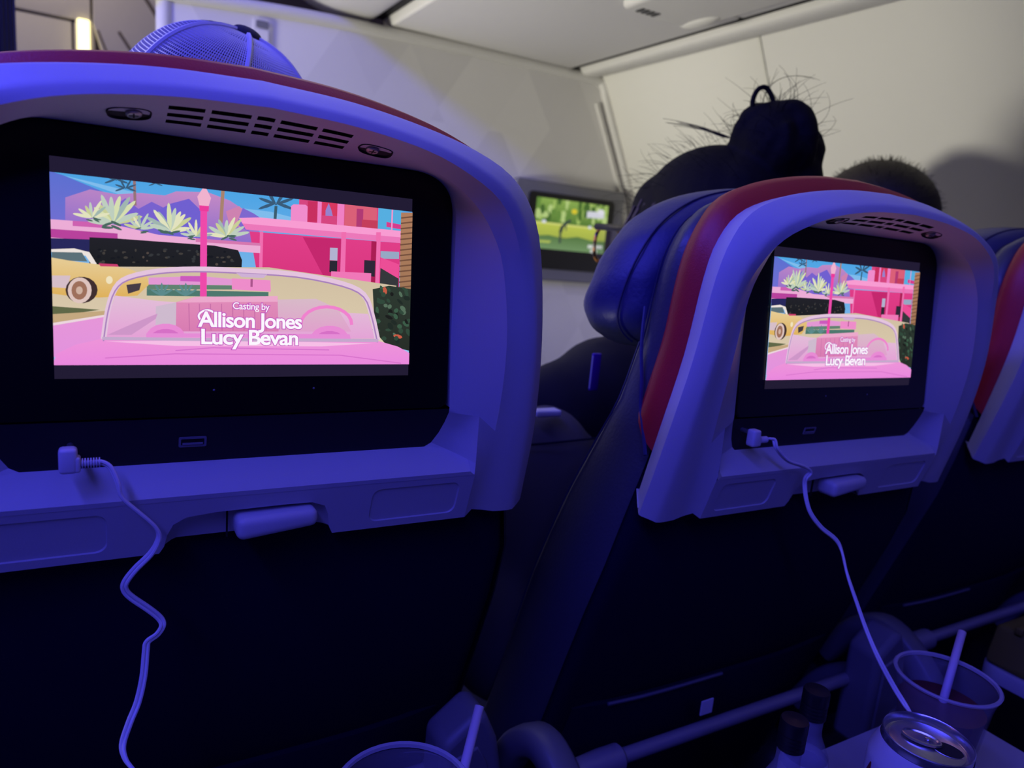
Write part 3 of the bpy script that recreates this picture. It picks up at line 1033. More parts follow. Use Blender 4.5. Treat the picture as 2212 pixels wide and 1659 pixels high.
        for k in range(L):
            k2 = (k + 1) % L
            c1, c2 = k // N, k2 // N
            if c1 == c2:
                m.f.append((n0 + c1, a + k2, a + k))
            else:
                m.f.append((n0 + c1, n0 + c2, a + k2, a + k))
            m.f.append((a + k, a + k2, b + k2, b + k))
        m.f.append(tuple(range(b, b + L)))
    # notch
    nx = [(-.050, zb), (-.0475, -.158), (-.046, -.150), (-.043, -.143), (-.036, -.1385), (-.02, -.1368), (.02, -.1362), (.037, -.1365), (.0455, -.140), (.0485, -.147), (.050, -.156), (.053, zb)]
    ox = [(-.062, zb), (-.062, -.155), (-.062, -.147), (-.062, -.139), (-.062, zt), (-.02, zt), (.02, zt), (.062, zt), (.062, -.139), (.062, -.147), (.062, -.155), (.062, zb)]
    m.grid([[P3(x, z) for x, z in ox], [P3(x, z) for x, z in nx]])
    ins = lambda d, k: [(x * (1 - k) + .001 * k, fascia_y(max(z, -.158)) + d, max(z, -.158) - (.002 * k if z > -.14 else 0)) for x, z in nx]
    m.grid([[P3(x, z) for x, z in nx], ins(.004, .02), ins(.010, .10), ins(.0125, .16)])
    m.ngon(ins(.0125, .16))
    # underside
    bot = [(-.1505, zb), (-.062, zb), (-.050, zb)], [(.053, zb), (.062, zb), (.1505, zb)]
    for bb in bot:
        m.grid([[P3(x, z) for x, z in bb], [(x, .022, -.158) for x, z in bb]])
    for s in (1, -1):
        loop = [(s * p[0], p[1], p[2]) for p in (R['B'][-1], R['O'][-1], R['R1'][-1], R['R2'][-1], R['C'][-1])] + [P3(s * .1505, -.158), (s * .1505, .022, -.158)]
        m.ngon([(x * .996, y + .003, max(z, -.158) + .005) for x, y, z in loop])
    return m, slots


def oval_plate(cx, t, s):
    R = {k: mirrored(row(k)) for k in ('R2', 'C', 'E')}
    return R


def build_seat():
    st = empty('airline_seat', (0, 0, 0))
    H = (0, 0, EYE)                 # part meshes are written from the screen centre; the root sits on the floor below it

    def put(m, name, mt, parent=st, **k):
        o = m.build(name, mt, parent, **k)
        if parent is st:
            o.location = H
        return o
    sm, sl = shroud_mesh()
    sh = put(sm, 'monitor_shroud', M['shell'], angle=27)
    for i in (2, 4, 6):
        for a, b in zip(SLOT_X[::2], SLOT_X[1::2]):
            one = MB()
            for q in sl:
                if q.i == i and a < q.x < b:
                    one.add(q.v, q.f)
            put(one, 'vent_slot', M['shell_dark'], parent=sh, smooth=False)
    # oval screw recesses at both ends of the vents, with cross-head screws
    for s in (1, -1):
        c = Vector((s * .064, -.0215, .0815))
        nrm = Vector((0, -.40, -1)).normalized()
        ux = Vector((1, 0, -s * .10)).normalized()
        uy = nrm.cross(ux).normalized()
        fr = MB()
        ring = lambda a, b, h: [tuple(c + ux * (a * math.copysign(abs(math.cos(t)) ** .7, math.cos(t))) + uy * (b * math.copysign(abs(math.sin(t)) ** .7, math.sin(t))) + nrm * h) for t in [2 * math.pi * k / 24 for k in range(24)]]
        fr.grid([ring(.0105, .0062, -.001), ring(.0100, .0058, .0006), ring(.0092, .0052, -.0006)], close=True).ngon(ring(.0092, .0052, -.0006))
        rc = put(fr, 'screw_recess', M['shell_dark'], parent=sh)
        sc = MB()
        rr = lambda a, h: [tuple(c - ux * s * .002 + ux * (a * math.cos(t)) + uy * (a * math.sin(t)) + nrm * h) for t in [2 * math.pi * k / 16 for k in range(16)]]
        sc.grid([rr(.0040, -.001), rr(.0038, .0006), rr(.0030, .0012)], close=True).ngon(rr(.0030, .0012))
        put(sc, 'screw', M['screw'], parent=sh)
        cr = MB()
        for a, b in ((ux, uy), (uy, ux)):
            p = c - ux * s * .002 + nrm * .00128
            cr.ngon([tuple(p + a * .0022 + b * .0004), tuple(p - a * .0022 + b * .0004), tuple(p - a * .0022 - b * .0004), tuple(p + a * .0022 - b * .0004)])
        put(cr, 'screw_cross', M['shell_dark'], parent=sh, smooth=False)
    # latch knob, set right of the middle
    kn = rbox((-.0095, -.0245, -.1535), (.0395, -.004, -.1395), .0045, 4)
    kn.v = [(x, y + max(0, (x - 0.0)) * .05, z + (.0035 if x > .02 else 0) * (1 if z < -.146 else .3)) for x, y, z in kn.v]
    put(kn, 'tray_latch', M['shell'])
    put(MB().box((-.0125, -.0035, -.158), (-.0115, -.0020, -.139)), 'latch_joint', M['shell_dark'], smooth=False)
    # monitor slab, tilted
    T = .105
    pl = rrect(-.1292, .1292, -.0795, .0762, (.006, .006, .023, .023), 7)
    mo = MB()
    f0 = [(x, z * T + .0012, z) for x, z in pl]
    f1 = [(x * .993, z * T - .0002, z * .99) for x, z in pl]
    bk = [(x, z * T + .011, z) for x, z in pl]
    mo.grid([bk, f0, f1], close=True).ngon(f1).ngon(bk, True)
    mon = put(mo, 'monitor', M['bezel'], angle=30)
    pg = MB().ngon([(-.0995, -.0565 * T - .0006, -.0565), (.0995, -.0565 * T - .0006, -.0565), (.0995, .0580 * T - .0006, .0580), (-.0995, .0580 * T - .0006, .0580)])
    pn = put(pg, 'display_panel', M['letterbox'], parent=mon, smooth=False)
    # the film frame and its caption
    pic, P = film_picture()
    tilt = math.atan(T)
    pz = .0004
    base = Vector((0, pz * T - .0010, pz))
    pic.parent = mon
    pic.location = base
    pic.rotation_euler = (-tilt, 0, 0)
    tag(pic, 'bright film still of a pink street')

    def cap(body, u, v, size, bold, sq):
        loc = Vector(((u - .5) * P.w, 0, (.5 - v) * P.h))
        for nm, mt, bd, d in (('caption_edge', M['text_edge'], bold + .00045, -.0026), ('caption', M['text_white'], bold, -.0028)):
            t = text_mesh(body, size, bd, mt, nm, sq)
            t.parent = mon
            t.rotation_euler = (-tilt, 0, 0)
            t.location = base + Matrix.Rotation(-tilt, 3, 'X') @ (loc + Vector((0, d + .001, 0)))
    cap('Casting by', .496, .672, .0056, .00004, .95)
    cap('Allison Jones', .499, .778, .0122, .00028, 1.0)
    cap('Lucy Bevan', .496, .878, .0122, .00028, 1.08)
    # two tiny marks under the display
    for x in (-.021, .037):
        z = -.064
        put(MB().ellipsoid((x, z * T - .0004, z), (.0007, .0004, .0007), 8, 6), 'indicator', M['led'] if False else M['usb'], parent=mon)
    # port panel with usb socket
    pp = MB()
    pp.grid([[(-.131, -.0074, -.0802), (.131, -.0074, -.0802)], [(-.131, -.0075, -.083), (.131, -.0075, -.083)], [(-.126, -.0040, -.098), (.126, -.0040, -.098)], [(-.1215, -.0022, -.1055), (.1215, -.0022, -.1055)], [(-.117, -.0010, -.109), (.117, -.0010, -.109)], [(-.117, .01, -.112), (.117, .01, -.112)]])
    po = put(pp, 'port_panel', M['port'], angle=60)
    uf = MB()
    a = rrect(-.0395, -.0245, -.0985, -.0920, .0008, 2)
    b = rrect(-.0383, -.0257, -.0972, -.0933, .0004, 2)
    py = lambda z: -.0040 + (-.098 - z) * -.23 - .0
    yy = lambda z: -.0075 + (z + .083) * (-.0035 / .015)
    uf.grid([[(x, yy(z) + .001, z) for x, z in a], [(x, yy(z) - .0008, z) for x, z in a], [(x, yy(z) - .0008, z) for x, z in b], [(x, yy(z) + .004, z) for x, z in b]], close=True)
    put(uf, 'usb_socket', M['usb'], parent=po)
    put(MB().box((-.0375, -.0058, -.0968), (-.0265, -.0030, -.0958)), 'usb_tongue', M['usb'], parent=po, smooth=False)
    put(MB().box((-.0383, -.0048, -.0972), (-.0257, -.0040, -.0933)), 'usb_cavity', M['shell_dark'], parent=po, smooth=False)

    # ---- upholstery
    Bf = R_ = mirrored(spline(ROWS['B'], None, SUB))

    def band(defs, zcut):
        """defs: (y, side offset, top offset); follows the crown, cut at zcut per row"""
        rows = []
        for (y, ds, dt), zc in zip(defs, zcut):
            half = spline(ROWS['B'], None, SUB)
            pts = []
            for k, p in enumerate(half):
                w = max(0.0, min(1.0, (p[2] + .02) / .11))
                w = w * w * (3 - 2 * w)
                a = math.atan2(max(p[2], 0) * 1.4, p[0] + 1e-6)
                pts.append((p[0] + ds * math.cos(a) + (0), y + max(0, -.02 - p[2]) * .12, p[2] + ds * math.sin(a) + dt * w))
            # resample so that the last point sits at z = zc
            cut = [p for p in pts if p[2] > zc]
            a, b = cut[-1], pts[len(cut)] if len(cut) < len(pts) else cut[-1]
            t = (a[2] - zc) / (a[2] - b[2] + 1e-9)
            cut.append(tuple(a[i] + (b[i] - a[i]) * t for i in range(3)))
            # uniform resampling by arc length
            A = np.array(cut)
            L = np.concatenate([[0], np.cumsum(np.linalg.norm(np.diff(A, axis=0), axis=1))])
            s = np.linspace(0, L[-1], 46)
            half = [tuple(float(np.interp(q, L, A[:, i])) for i in range(3)) for q in s]
            rows.append(mirrored(half))
        return rows
    red = band([(-.004, -.004, -.001), (.000, -.0015, .004), (.006, .0020, .0095), (.015, .0028, .0115), (.024, .0015, .0105), (.030, -.0015, .007), (.033, -.006, .001)], [-.112, -.110, -.104, -.098, -.090, -.084, -.080])
    put(MB().grid(red), 'red_stripe', M['red'], angle=60)
    nav = band([(.030, -.008, -.002), (.0325, -.004, .0035), (.037, -.0025, .006), (.046, -.0035, .0055), (.055, -.0065, .0025), (.061, -.011, -.003), (.064, -.018, -.010)], [-.083, -.080, -.072, -.056, -.040, -.030, -.024])
    put(MB().grid(nav), 'side_bolster', M['navy_leather'], angle=60)
    st_row = band([(.0585, -.0070, .0015)], [-.036])[0]
    put(MB().tube(st_row, .0007, 5), 'stitching', M['stitch'])
    # headrest cushion with wrapped wings
    base_loop = smooth_path([(0, 0, .112), (.05, 0, .1105), (.095, 0, .102), (.130, 0, .088), (.158, 0, .066), (.178, 0, .034), (.189, 0, 0), (.187, 0, -.020), (.170, 0, -.034), (.140, 0, -.040), (0, 0, -.040)], 4)
    full_loop = [(-x, y, z) for x, y, z in base_loop[::-1]] + base_loop[1:-1]
    hr = []
    for y, k in ((.064, .84), (.069, .91), (.077, .960), (.089, .990), (.103, 1.0), (.119, .987), (.131, .95), (.139, .88), (.142, .78)):
        hr.append([(x * k + .0009 * math.sin(z * 160 + y * 90), y + .012 * (abs(x) / .19) ** 3 * (1 if y > .09 else .3), .035 + (z - .035) * k) for x, _, z in full_loop])
    h = MB().grid(hr, close=True)
    h.ngon(hr[-1])
    h.ngon(hr[0], True)
    put(h, 'headrest', M['blue_leather'], angle=60)
    seam = [(x * .982, .0840, .035 + (z - .035) * .982) for x, _, z in full_loop]
    put(MB().tube([(x * 1.003, y, z) for x, y, z in seam[8:-8]], .0010, 5), 'stitching', M['stitch'])
    # reclined backrest body
    lev = [(.085, .024, .066, .120), (.06, .024, .066, .150), (.02, .020, .068, .165), (-.03, .017, .073, .168), (-.08, .016, .080, .177), (-.12, .017, .090, .189), (-.165, .019, .100, .2035), (-.21, .026, .112, .212), (-.26, .042, .130, .215), (-.32, .063, .150, .215), (-.38, .084, .172, .214), (-.44, .106, .195, .213), (-.52, .132, .225, .212), (-.60, .155, .255, .212)]
    rows = []
    for z, yb, yf, wd in lev:
        r = .022
        ring = []
        for cx, cy, a0 in ((-wd + r, yb + r, 180), (wd - r, yb + r, 270), (wd - r, yf - r, 0), (-wd + r, yf - r, 90)):
            for k in range(6):
                a = math.radians(a0 + 90 * k / 5)
                ring.append((cx + r * math.cos(a), cy + r * math.sin(a), z))
        rows.append(ring)
    b = MB().grid(rows, close=True).ngon(rows[0]).ngon(rows[-1], True)
    put(b, 'backrest', M['navy_fabric'], angle=60)
    # leather flanks wrapped over the front edges of the backrest
    for s in (1, -1):
        fl = MB()
        rr = []
        for z, yb, yf, wd in lev[2:]:
            q = (z - lev[2][0]) / (lev[-1][0] - lev[2][0])
            y0 = yb + .004 + .004 * (1 - q)
            rr.append([(s * (wd - .002), y0, z), (s * (wd + .0035), y0 + .006, z), (s * (wd + .006), (y0 + yf) / 2, z), (s * (wd + .005), yf - .008, z), (s * (wd - .003), yf + .003, z), (s * (wd - .03), yf + .004, z)])
        fl.grid(rr)
        put(fl, 'side_flank', M['navy_leather'], angle=70)
        # welt running from the tip of the stripe
        put(MB().tube(smooth_path([(s * .1765, .062, .000), (s * .184, .052, -.030), (s * .189, .040, -.060), (s * .1905, .036, -.078), (s * .1945, .026, -.092), (s * .1985, .014, -.112)], 4), .0016, 6), 'welt', M['blue_leather'])
        put(MB().tube(smooth_path([(s * (wd + .0055), yf - .006, z) for z, yb, yf, wd in lev[3:10]], 3), .0009, 5), 'stitching', M['stitch'])
    # literature pocket across the lower back
    pk = MB()
    rr = []
    for z, o in ((-.385, .012), (-.40, .016), (-.45, .024), (-.52, .022), (-.58, .008)):
        y = np.interp(-z, [-l[0] for l in lev], [l[1] for l in lev])
        rr.append([(x, y - o * (1 - (x / .19) ** 4), z) for x in np.linspace(-.185, .185, 11)])
    pk.grid(rr)
    pk.grid([rr[0], [(x, y + .006, z) for x, y, z in rr[0]]])
    po2 = put(pk, 'literature_pocket', M['navy_fabric'], angle=60)
    put(MB().tube([(x, y - .001, z) for x, y, z in rr[0][1:6]], .0018, 6), 'pocket_hem', M['arm'], parent=po2)
    # tray: cross tube, swing arms, top
    put(MB().tube([(-.172, .03, -.402), (.172, .03, -.402)], .0068, 12), 'tray_tube', M['tube'])
    # right pivot cover: a moulded plate facing aft with an inset lid
    cv = [(.150, -.356), (.181, -.333), (.189, -.338), (.2005, -.362), (.209, -.40), (.211, -.47), (.150, -.47)]
    rc = put(MB().prism(cv, -.004, .035), 'pivot_cover', M['arm_pale'], bevel=.007, seg=4)
    lid = [(.160, -.368), (.1805, -.362), (.190, -.378), (.197, -.41), (.198, -.47), (.160, -.47)]
    put(MB().prism(lid, -.0065, -.003), 'cover_lid', M['arm_pale'], parent=rc, bevel=.0015)
    for s in (1, -1):
        ar = MB()
        # swing arm from the pivot at the seat side out to the tray
        ax_, dz = (-.242, -.018) if s < 0 else (.196, -.060)
        path = smooth_path([(0, .110, -.430 + dz), (0, .078, -.380 + dz), (0, .042, -.360 + dz), (0, .002, -.378 + dz), (0, -.03, -.412 + dz), (0, -.055, -.450 + dz)], 5)
        rows = []
        for k, (x, y, z) in enumerate(path):
            p0, p1 = path[max(k - 1, 0)], path[min(k + 1, len(path) - 1)]
            ty, tz = p1[1] - p0[1], p1[2] - p0[2]
            L = math.hypot(ty, tz)
            ny, nz = -tz / L, ty / L
            hw, ht = .015, .014
            sec = []
            for a in range(12):
                t = 2 * math.pi * a / 12
                cx = math.copysign(abs(math.cos(t)) ** .6, math.cos(t)) * hw
                cn = math.copysign(abs(math.sin(t)) ** .6, math.sin(t)) * ht
                sec.append((ax_ + cx, y + ny * cn, z + nz * cn))
            rows.append(sec)
        ar.grid(rows, close=True).ngon(rows[0]).ngon(rows[-1])
        put(ar, 'tray_arm', M['arm'], angle=50)
        put(MB().tube([(s * .166, .03, -.402), (s * .170, .03, -.402), (s * .190, .03, -.402), (s * (.205 if s > 0 else .230), .03, -.402)], [.0085, .0125, .0125, .010], 16), 'arm_hub', M['tube'])
    # seat base
    cu = rbox((-.225, .16, -.78), (.225, .66, -.655), .03, 3)
    put(cu, 'seat_cushion', M['navy_leather'])
    for s in (1, -1):
        put(rbox((s * .19 - .02, .22, -EYE - 0.0), (s * .19 + .02, .27, -.78), .006), 'leg', M['metal'])
        put(rbox((s * .19 - .02, .55, -EYE - 0.0), (s * .19 + .02, .60, -.78), .006), 'leg', M['metal'])
    return st


def tray_top(parent_seat, x0, x1, yfar, ynear, z, r=.025):
    m = MB()
    pl = rrect(x0, x1, ynear, yfar, r, 6)
    top = [(x, y, z) for x, y in pl]
    m.grid([[(x, y, z - .016) for x, y in pl], [(x, y, z - .003) for x, y in pl], [(x * .99 + .01 * (x0 + x1) / 2, y * .99 + .01 * (yfar + ynear) / 2, z) for x, y in pl]], close=True)
    m.ngon([(x * .99 + .01 * (x0 + x1) / 2, y * .99 + .01 * (yfar + ynear) / 2, z) for x, y in pl])
    m.ngon([(x, y, z - .016) for x, y in pl], True)
    o = m.build('tray_table', M['tray'], parent_seat, angle=40)
    return o


# ------------------------------------------------------------------ people
def capsule(m, a, b, ra, rb, n=14):
    a, b = Vector(a), Vector(b)
    pts, rs = [], []
    d = (b - a)
    L = d.length
    d = d / L if L > 1e-6 else Vector((0, 0, 1))
    for k in range(5):
        t = math.radians(-90 + 90 * k / 4.0)
        pts.append(a + d * ra * math.sin(t)); rs.append(max(ra * math.cos(t), .0008))
    for k in range(1, 5):
        pts.append(a + d * L * k / 5); rs.append(ra + (rb - ra) * k / 5)
    for k in range(5):
        t = math.radians(90 * k / 4.0)
        pts.append(b + d * rb * math.sin(t)); rs.append(max(rb * math.cos(t), .0008))
    m.tube(pts, rs, n)


def remesh(o, vox, it=6):
    r = o.modifiers.new('merge', 'REMESH')
    r.mode = 'VOXEL'
    r.voxel_size = vox
    r.use_smooth_shade = True
    s = o.modifiers.new('relax', 'SMOOTH')
    s.iterations = it
    s.factor = .5
    return o


def person(label, x, head, yaw, hair_mat, shirt_mat, hw=.19):
    """seated passenger facing forward; head is the head centre, all in cabin coordinates from eye level"""
    root = empty('person', (x, .85, 0), label, 'person')
    off = (-x, -.85, 0)
    hx, hy, hz = head
    Rz = Matrix.Rotation(yaw, 3, 'Z')
    hp = lambda p: tuple(Vector((hx, hy, Z(hz))) + Rz @ Vector(p))
    P = lambda *p: (p[0], p[1], Z(p[2]))
    pel = P(x, .80, -.545)
    ch = P(x * .6 + hx * .4, .74, hz - .325)
    nk = P(hx * .85 + x * .15, hy - .02, hz - .155)
    b = MB()
    # torso, neck, skull with face
    capsule(b, pel, ch, .135, .145)
    capsule(b, (ch[0] - hw * .62, ch[1], ch[2] + .10), (ch[0] + hw * .62, ch[1], ch[2] + .10), .075, .075)
    capsule(b, (ch[0], ch[1], ch[2] + .08), nk, .07, .055)
    capsule(b, nk, hp((0, .0, -.06)), .052, .055)
    b.ellipsoid(hp((0, -.012, .022)), (.074, .092, .088), rot=Rz)
    b.ellipsoid(hp((0, .030, -.045)), (.056, .060, .070), rot=Rz)
    b.ellipsoid(hp((0, .064, -.092)), (.030, .026, .022), rot=Rz)
    capsule(b, hp((0, .082, .005)), hp((0, .104, -.030)), .008, .012, 10)
    b.ellipsoid(hp((0, .090, -.058)), (.022, .010, .008), rot=Rz)
    for s in (1, -1):
        b.ellipsoid(hp((s * .074, .000, -.012)), (.010, .018, .030), rot=Rz)
        b.ellipsoid(hp((s * .030, .076, .012)), (.016, .012, .009), rot=Rz)
        sh = (ch[0] + s * hw, ch[1] + .01, ch[2] + .085)
        el = (ch[0] + s * (hw + .004), ch[1] + .13, ch[2] - .19)
        wr = (x + s * .10, ch[1] + .34, Z(-.50))
        capsule(b, sh, el, .052, .043)
        capsule(b, el, wr, .042, .028)
        pm = (wr[0] - s * .01, wr[1] + .075, wr[2] - .005)
        capsule(b, wr, pm, .026, .030)
        for k, (dx, L) in enumerate(((-.027, .060), (-.009, .072), (.009, .068), (.026, .052))):
            kn = (pm[0] + dx, pm[1] + .03 + L * .45, pm[2] + .004)
            capsule(b, (pm[0] + dx, pm[1] + .005, pm[2]), kn, .0095, .009, 8)
            capsule(b, kn, (kn[0], kn[1] + L * .45, kn[2] - .02), .009, .007, 8)
        capsule(b, (wr[0] - s * .024, wr[1] + .03, wr[2]), (wr[0] - s * .052, wr[1] + .085, wr[2]), .011, .009, 8)
        hip, knee, ank = (x + s * .085, .82, Z(-.56)), (x + s * .11, 1.17, Z(-.55)), (x + s * .11, 1.20, .10)
        capsule(b, hip, knee, .082, .060)
        capsule(b, knee, ank, .058, .038)
        capsule(b, (ank[0], ank[1] - .02, .045), (ank[0], ank[1] + .17, .038), .038, .032)
    o = b.build('body', M['skin'], root, off)
    remesh(o, .008, 4)
    # clothing follows the same joints
    c = MB()
    capsule(c, pel, ch, .146, .156)
    capsule(c, (ch[0] - hw * .62, ch[1], ch[2] + .10), (ch[0] + hw * .62, ch[1], ch[2] + .10), .084, .084)
    capsule(c, (ch[0], ch[1], ch[2] + .10), (nk[0] * .7 + ch[0] * .3, nk[1] * .7 + ch[1] * .3, nk[2] - .05), .085, .066)
    for s in (1, -1):
        sh = (ch[0] + s * hw, ch[1] + .01, ch[2] + .085)
        el = (ch[0] + s * (hw + .004), ch[1] + .13, ch[2] - .19)
        wr = (x + s * .10, ch[1] + .34, Z(-.50))
        capsule(c, sh, el, .064, .054)
        capsule(c, el, tuple(el[i] * .12 + wr[i] * .88 for i in range(3)), .053, .040)
    remesh(c.build('shirt', shirt_mat, root, off), .010, 5)
    t = MB()
    capsule(t, (x - .07, .80, Z(-.56)), (x + .07, .80, Z(-.56)), .115, .115)
    for s in (1, -1):
        hip, knee, ank = (x + s * .085, .82, Z(-.56)), (x + s * .11, 1.17, Z(-.55)), (x + s * .11, 1.20, .10)
        capsule(t, hip, knee, .092, .071)
        capsule(t, knee, (ank[0], ank[1], .12), .069, .055)
    remesh(t.build('trousers', M['trousers'], root, off), .010, 4)
    return root, off, hp, Rz


def strand(m, p0, d, L, bend, r=.0004, n=7):
    p = Vector(p0)
    d = Vector(d).normalized()
    pts = [tuple(p)]
    for k in range(n):
        d = (d + Vector(bend) / n).normalized()
        p = p + d * L / n
        pts.append(tuple(p))
    m.tube(pts, [r * (1 - .6 * k / n) for k in range(n + 1)], 4, caps=False)


def woman():
    root, off, hp, Rz = person('passenger in black with dark hair in a high messy bun', .675, (.712, .748, .040), math.radians(8), M['hair_black'], M['shirt_black'], .17)
    rnd = random.Random(11)
    h = MB()
    h.ellipsoid(hp((0, -.022, .026)), (.086, .104, .088), 28, 18, Rz)
    h.ellipsoid(hp((-.012, .034, .026)), (.064, .056, .056), 24, 14, Rz)
    h.ellipsoid(hp((.0, -.075, .030)), (.070, .055, .075), 20, 12, Rz)
    h.ellipsoid(hp((-.055, .020, .000)), (.030, .048, .062), 18, 12, Rz)
    # gathered hair and the coils of the bun
    capsule(h, hp((.0, -.045, .055)), hp((.010, -.085, .075)), .054, .044)
    bun = Vector(hp((.016, -.088, .112)))
    h.ellipsoid(bun, (.050, .048, .054), 20, 14)
    h.ellipsoid(bun + Vector((.026, -.020, -.055)), (.034, .034, .060), 20, 14)
    for k in range(8):
        a, tl = rnd.uniform(0, 6.28), rnd.uniform(-.6, .6)
        ring = []
        ax = Vector((math.cos(a), math.sin(a), tl)).normalized()
        u = ax.orthogonal().normalized()
        v = ax.cross(u)
        rr_ = rnd.uniform(.034, .046)
        for q in range(14):
            t = 4.6 * q / 13 + a
            ring.append(tuple(bun + ax * rnd.uniform(.012, .016) + u * rr_ * math.cos(t) + v * rr_ * 1.1 * math.sin(t)))
        h.tube(ring, [.006 + .008 * math.sin(math.pi * q / 13) for q in range(14)], 10)
    for k in range(9):
        a, e = rnd.uniform(0, 6.28), rnd.uniform(-.8, 1.2)
        d = Vector((math.cos(a) * math.cos(e), math.sin(a) * math.cos(e), math.sin(e)))
        h.ellipsoid(bun + d * .042, (rnd.uniform(.012, .022), rnd.uniform(.012, .022), rnd.uniform(.010, .020)), 12, 8)
    o = h.build('hair', M['hair_black'], root, off)
    remesh(o, .004, 2)
    # loop standing up from the bun
    lp = [bun + Vector(p) for p in ((-.030, .01, .030), (-.036, .012, .048), (-.032, .010, .063), (-.022, .006, .066), (-.014, .0, .052), (-.010, 0, .036))]
    MB().tube(smooth_path([tuple(p) for p in lp], 5), .0030, 8).build('hair_loop', M['hair_black'], root, off)
    # side lock by the face
    lk = MB()
    for k in range(110):
        a = Vector(hp((-.066 - rnd.uniform(0, .014), .020 + rnd.uniform(-.04, .030), .020 + rnd.uniform(-.02, .02))))
        j = lambda s_: Vector((rnd.uniform(-s_, s_), rnd.uniform(-s_, s_), 0))
        lk.tube(smooth_path([tuple(a), tuple(a + Vector((-.006, .010, -.035)) + j(.003)), tuple(a + Vector((-.006, .010, -.075)) + j(.006)), tuple(a + Vector((.002, .000, -.120)) + j(.010))], 3), [.0022] * 7 + [.0016, .0010, .0004], 5)
    tag(lk.build('side_lock', M['hair_violet'], root, off), 'violet-tinged hanging lock')
    # flyaway strands
    s = MB()
    for k in range(120):
        a, e = rnd.uniform(0, 6.28), rnd.uniform(-.3, 1.4)
        d = Vector((math.cos(a) * math.cos(e), math.sin(a) * math.cos(e), math.sin(e)))
        strand(s, bun + d * .048, d + Vector((rnd.uniform(-.7, .7), rnd.uniform(-.7, .7), rnd.uniform(-.2, .7))), rnd.uniform(.015, .065), (rnd.uniform(-1.6, 1.6), rnd.uniform(-1.6, 1.6), rnd.uniform(-1.6, .6)), .00032)
    for k in range(90):
        a = rnd.uniform(0, 6.28)
        e = rnd.uniform(.2, 1.4)
        d = Vector((math.cos(a) * math.cos(e), math.sin(a) * math.cos(e), math.sin(e)))
        p = Vector(hp((0, -.02, .03))) + Vector((d.x * .085, d.y * .10, d.z * .092))
        strand(s, p, d + Vector((-.3, .8, .25)), rnd.uniform(.015, .05), (rnd.uniform(-1, 1), rnd.uniform(-.5, 1), rnd.uniform(-1, .3)), .0003)
    for k in range(60):
        p = Vector(hp((-.055 + rnd.uniform(-.02, .03), .05 + rnd.uniform(-.05, .03), .045 + rnd.uniform(-.03, .03))))
        strand(s, p, (-.5 + rnd.uniform(-.5, .3), .6, .35 + rnd.uniform(-.5, .4)), rnd.uniform(.012, .038), (rnd.uniform(-1, 1), rnd.uniform(-1, 1), rnd.uniform(-1.2, .2)), .0003)
    for k in range(10):
        p = Vector(hp((-.02 + rnd.uniform(-.02, .02), -.045, .118)))
        strand(s, p, (-.55, .75, .40 + rnd.uniform(-.06, .06)), rnd.uniform(.06, .095), (-.1, .2, -.25), .0007)
    for k in range(3):
        strand(s, bun + Vector((-.02, .01, .045)), (.0, .3, 1.0), .085 + .01 * k, (1.4 + .2 * k, -1.0, -1.2), .0005, 10)
    o = s.build('loose_strands', M['hair_black'], root, off, weld=False)
    tag(o, kind='stuff')
    # spectacles: front rims, bridge, temples
    g = empty('eyeglasses', hp((0, .10, .010)), 'black-and-tortoiseshell eyeglasses on the passenger with the bun', 'glasses')
    go = Vector(hp((0, .10, .010)))
    q = lambda p: tuple(Vector(hp((p[0], p[1] + (.030 if p[1] > .05 else 0), p[2] - .012))) - go)
    for s_ in (1, -1):
        ring = []
        for k in range(24):
            t = 2 * math.pi * k / 24
            ring.append(q((s_ * .036 + .029 * math.copysign(abs(math.cos(t)) ** .75, math.cos(t)), .106 - .006 * abs(math.cos(t)), -.014 + .026 * math.copysign(abs(math.sin(t)) ** .8, math.sin(t)))))
        ring.append(ring[0])
        MB().tube(ring, .0026, 8, caps=False).build('rim', M['tortoise'], g)
        MB().tube([q((s_ * .067, .098, .010)), q((s_ * .078, .086, .010)), q((s_ * .083, .000, .008)), q((s_ * .080, -.030, -.012))], [.004, .0048, .0040, .003], 8).build('temple', M['glass_frame'], g)
        rm = MB()
        rm.ngon([q((s_ * .036 + .027 * math.cos(2 * math.pi * k / 20), .1035, -.014 + .024 * math.sin(2 * math.pi * k / 20))) for k in range(20)])
        rm.build('lens', M['cup'], g)
    MB().tube([q((-.008, .108, -.006)), q((0, .111, -.003)), q((.008, .108, -.006))], .0025, 8).build('bridge', M['tortoise'], g)
    return root


def man():
    root, off, hp, Rz = person('passenger with short dark hair in the window seat', 1.145, (1.135, .80, .075), math.radians(4), M['hair_brown'], M['shirt_black'], .145)
    h = MB()
    h.ellipsoid(hp((0, -.018, .030)), (.083, .102, .090), 28, 18, Rz)
    h.ellipsoid(hp((0, -.060, -.01)), (.072, .055, .075), 20, 12, Rz)
    remesh(h.build('hair', M['hair_brown'], root, off), .006, 3)
    s = MB()
    rnd = random.Random(4)
    for k in range(700):
        a, e = rnd.uniform(0, 6.28), rnd.uniform(-.1, 1.5)
        d = Vector((math.cos(a) * math.cos(e), math.sin(a) * math.cos(e), math.sin(e)))
        p = Vector(hp((0, -.018, .030))) + Vector((d.x * .081, d.y * .100, d.z * .088))
        strand(s, p, d + Vector((rnd.uniform(-.6, .6), rnd.uniform(-.6, .6), rnd.uniform(-.2, .5))), rnd.uniform(.006, .013), (0, 0, -.3), .0004, 3)
    tag(s.build('short_hair_tips', M['hair_brown'], root, off, weld=False), kind='stuff')
    return root


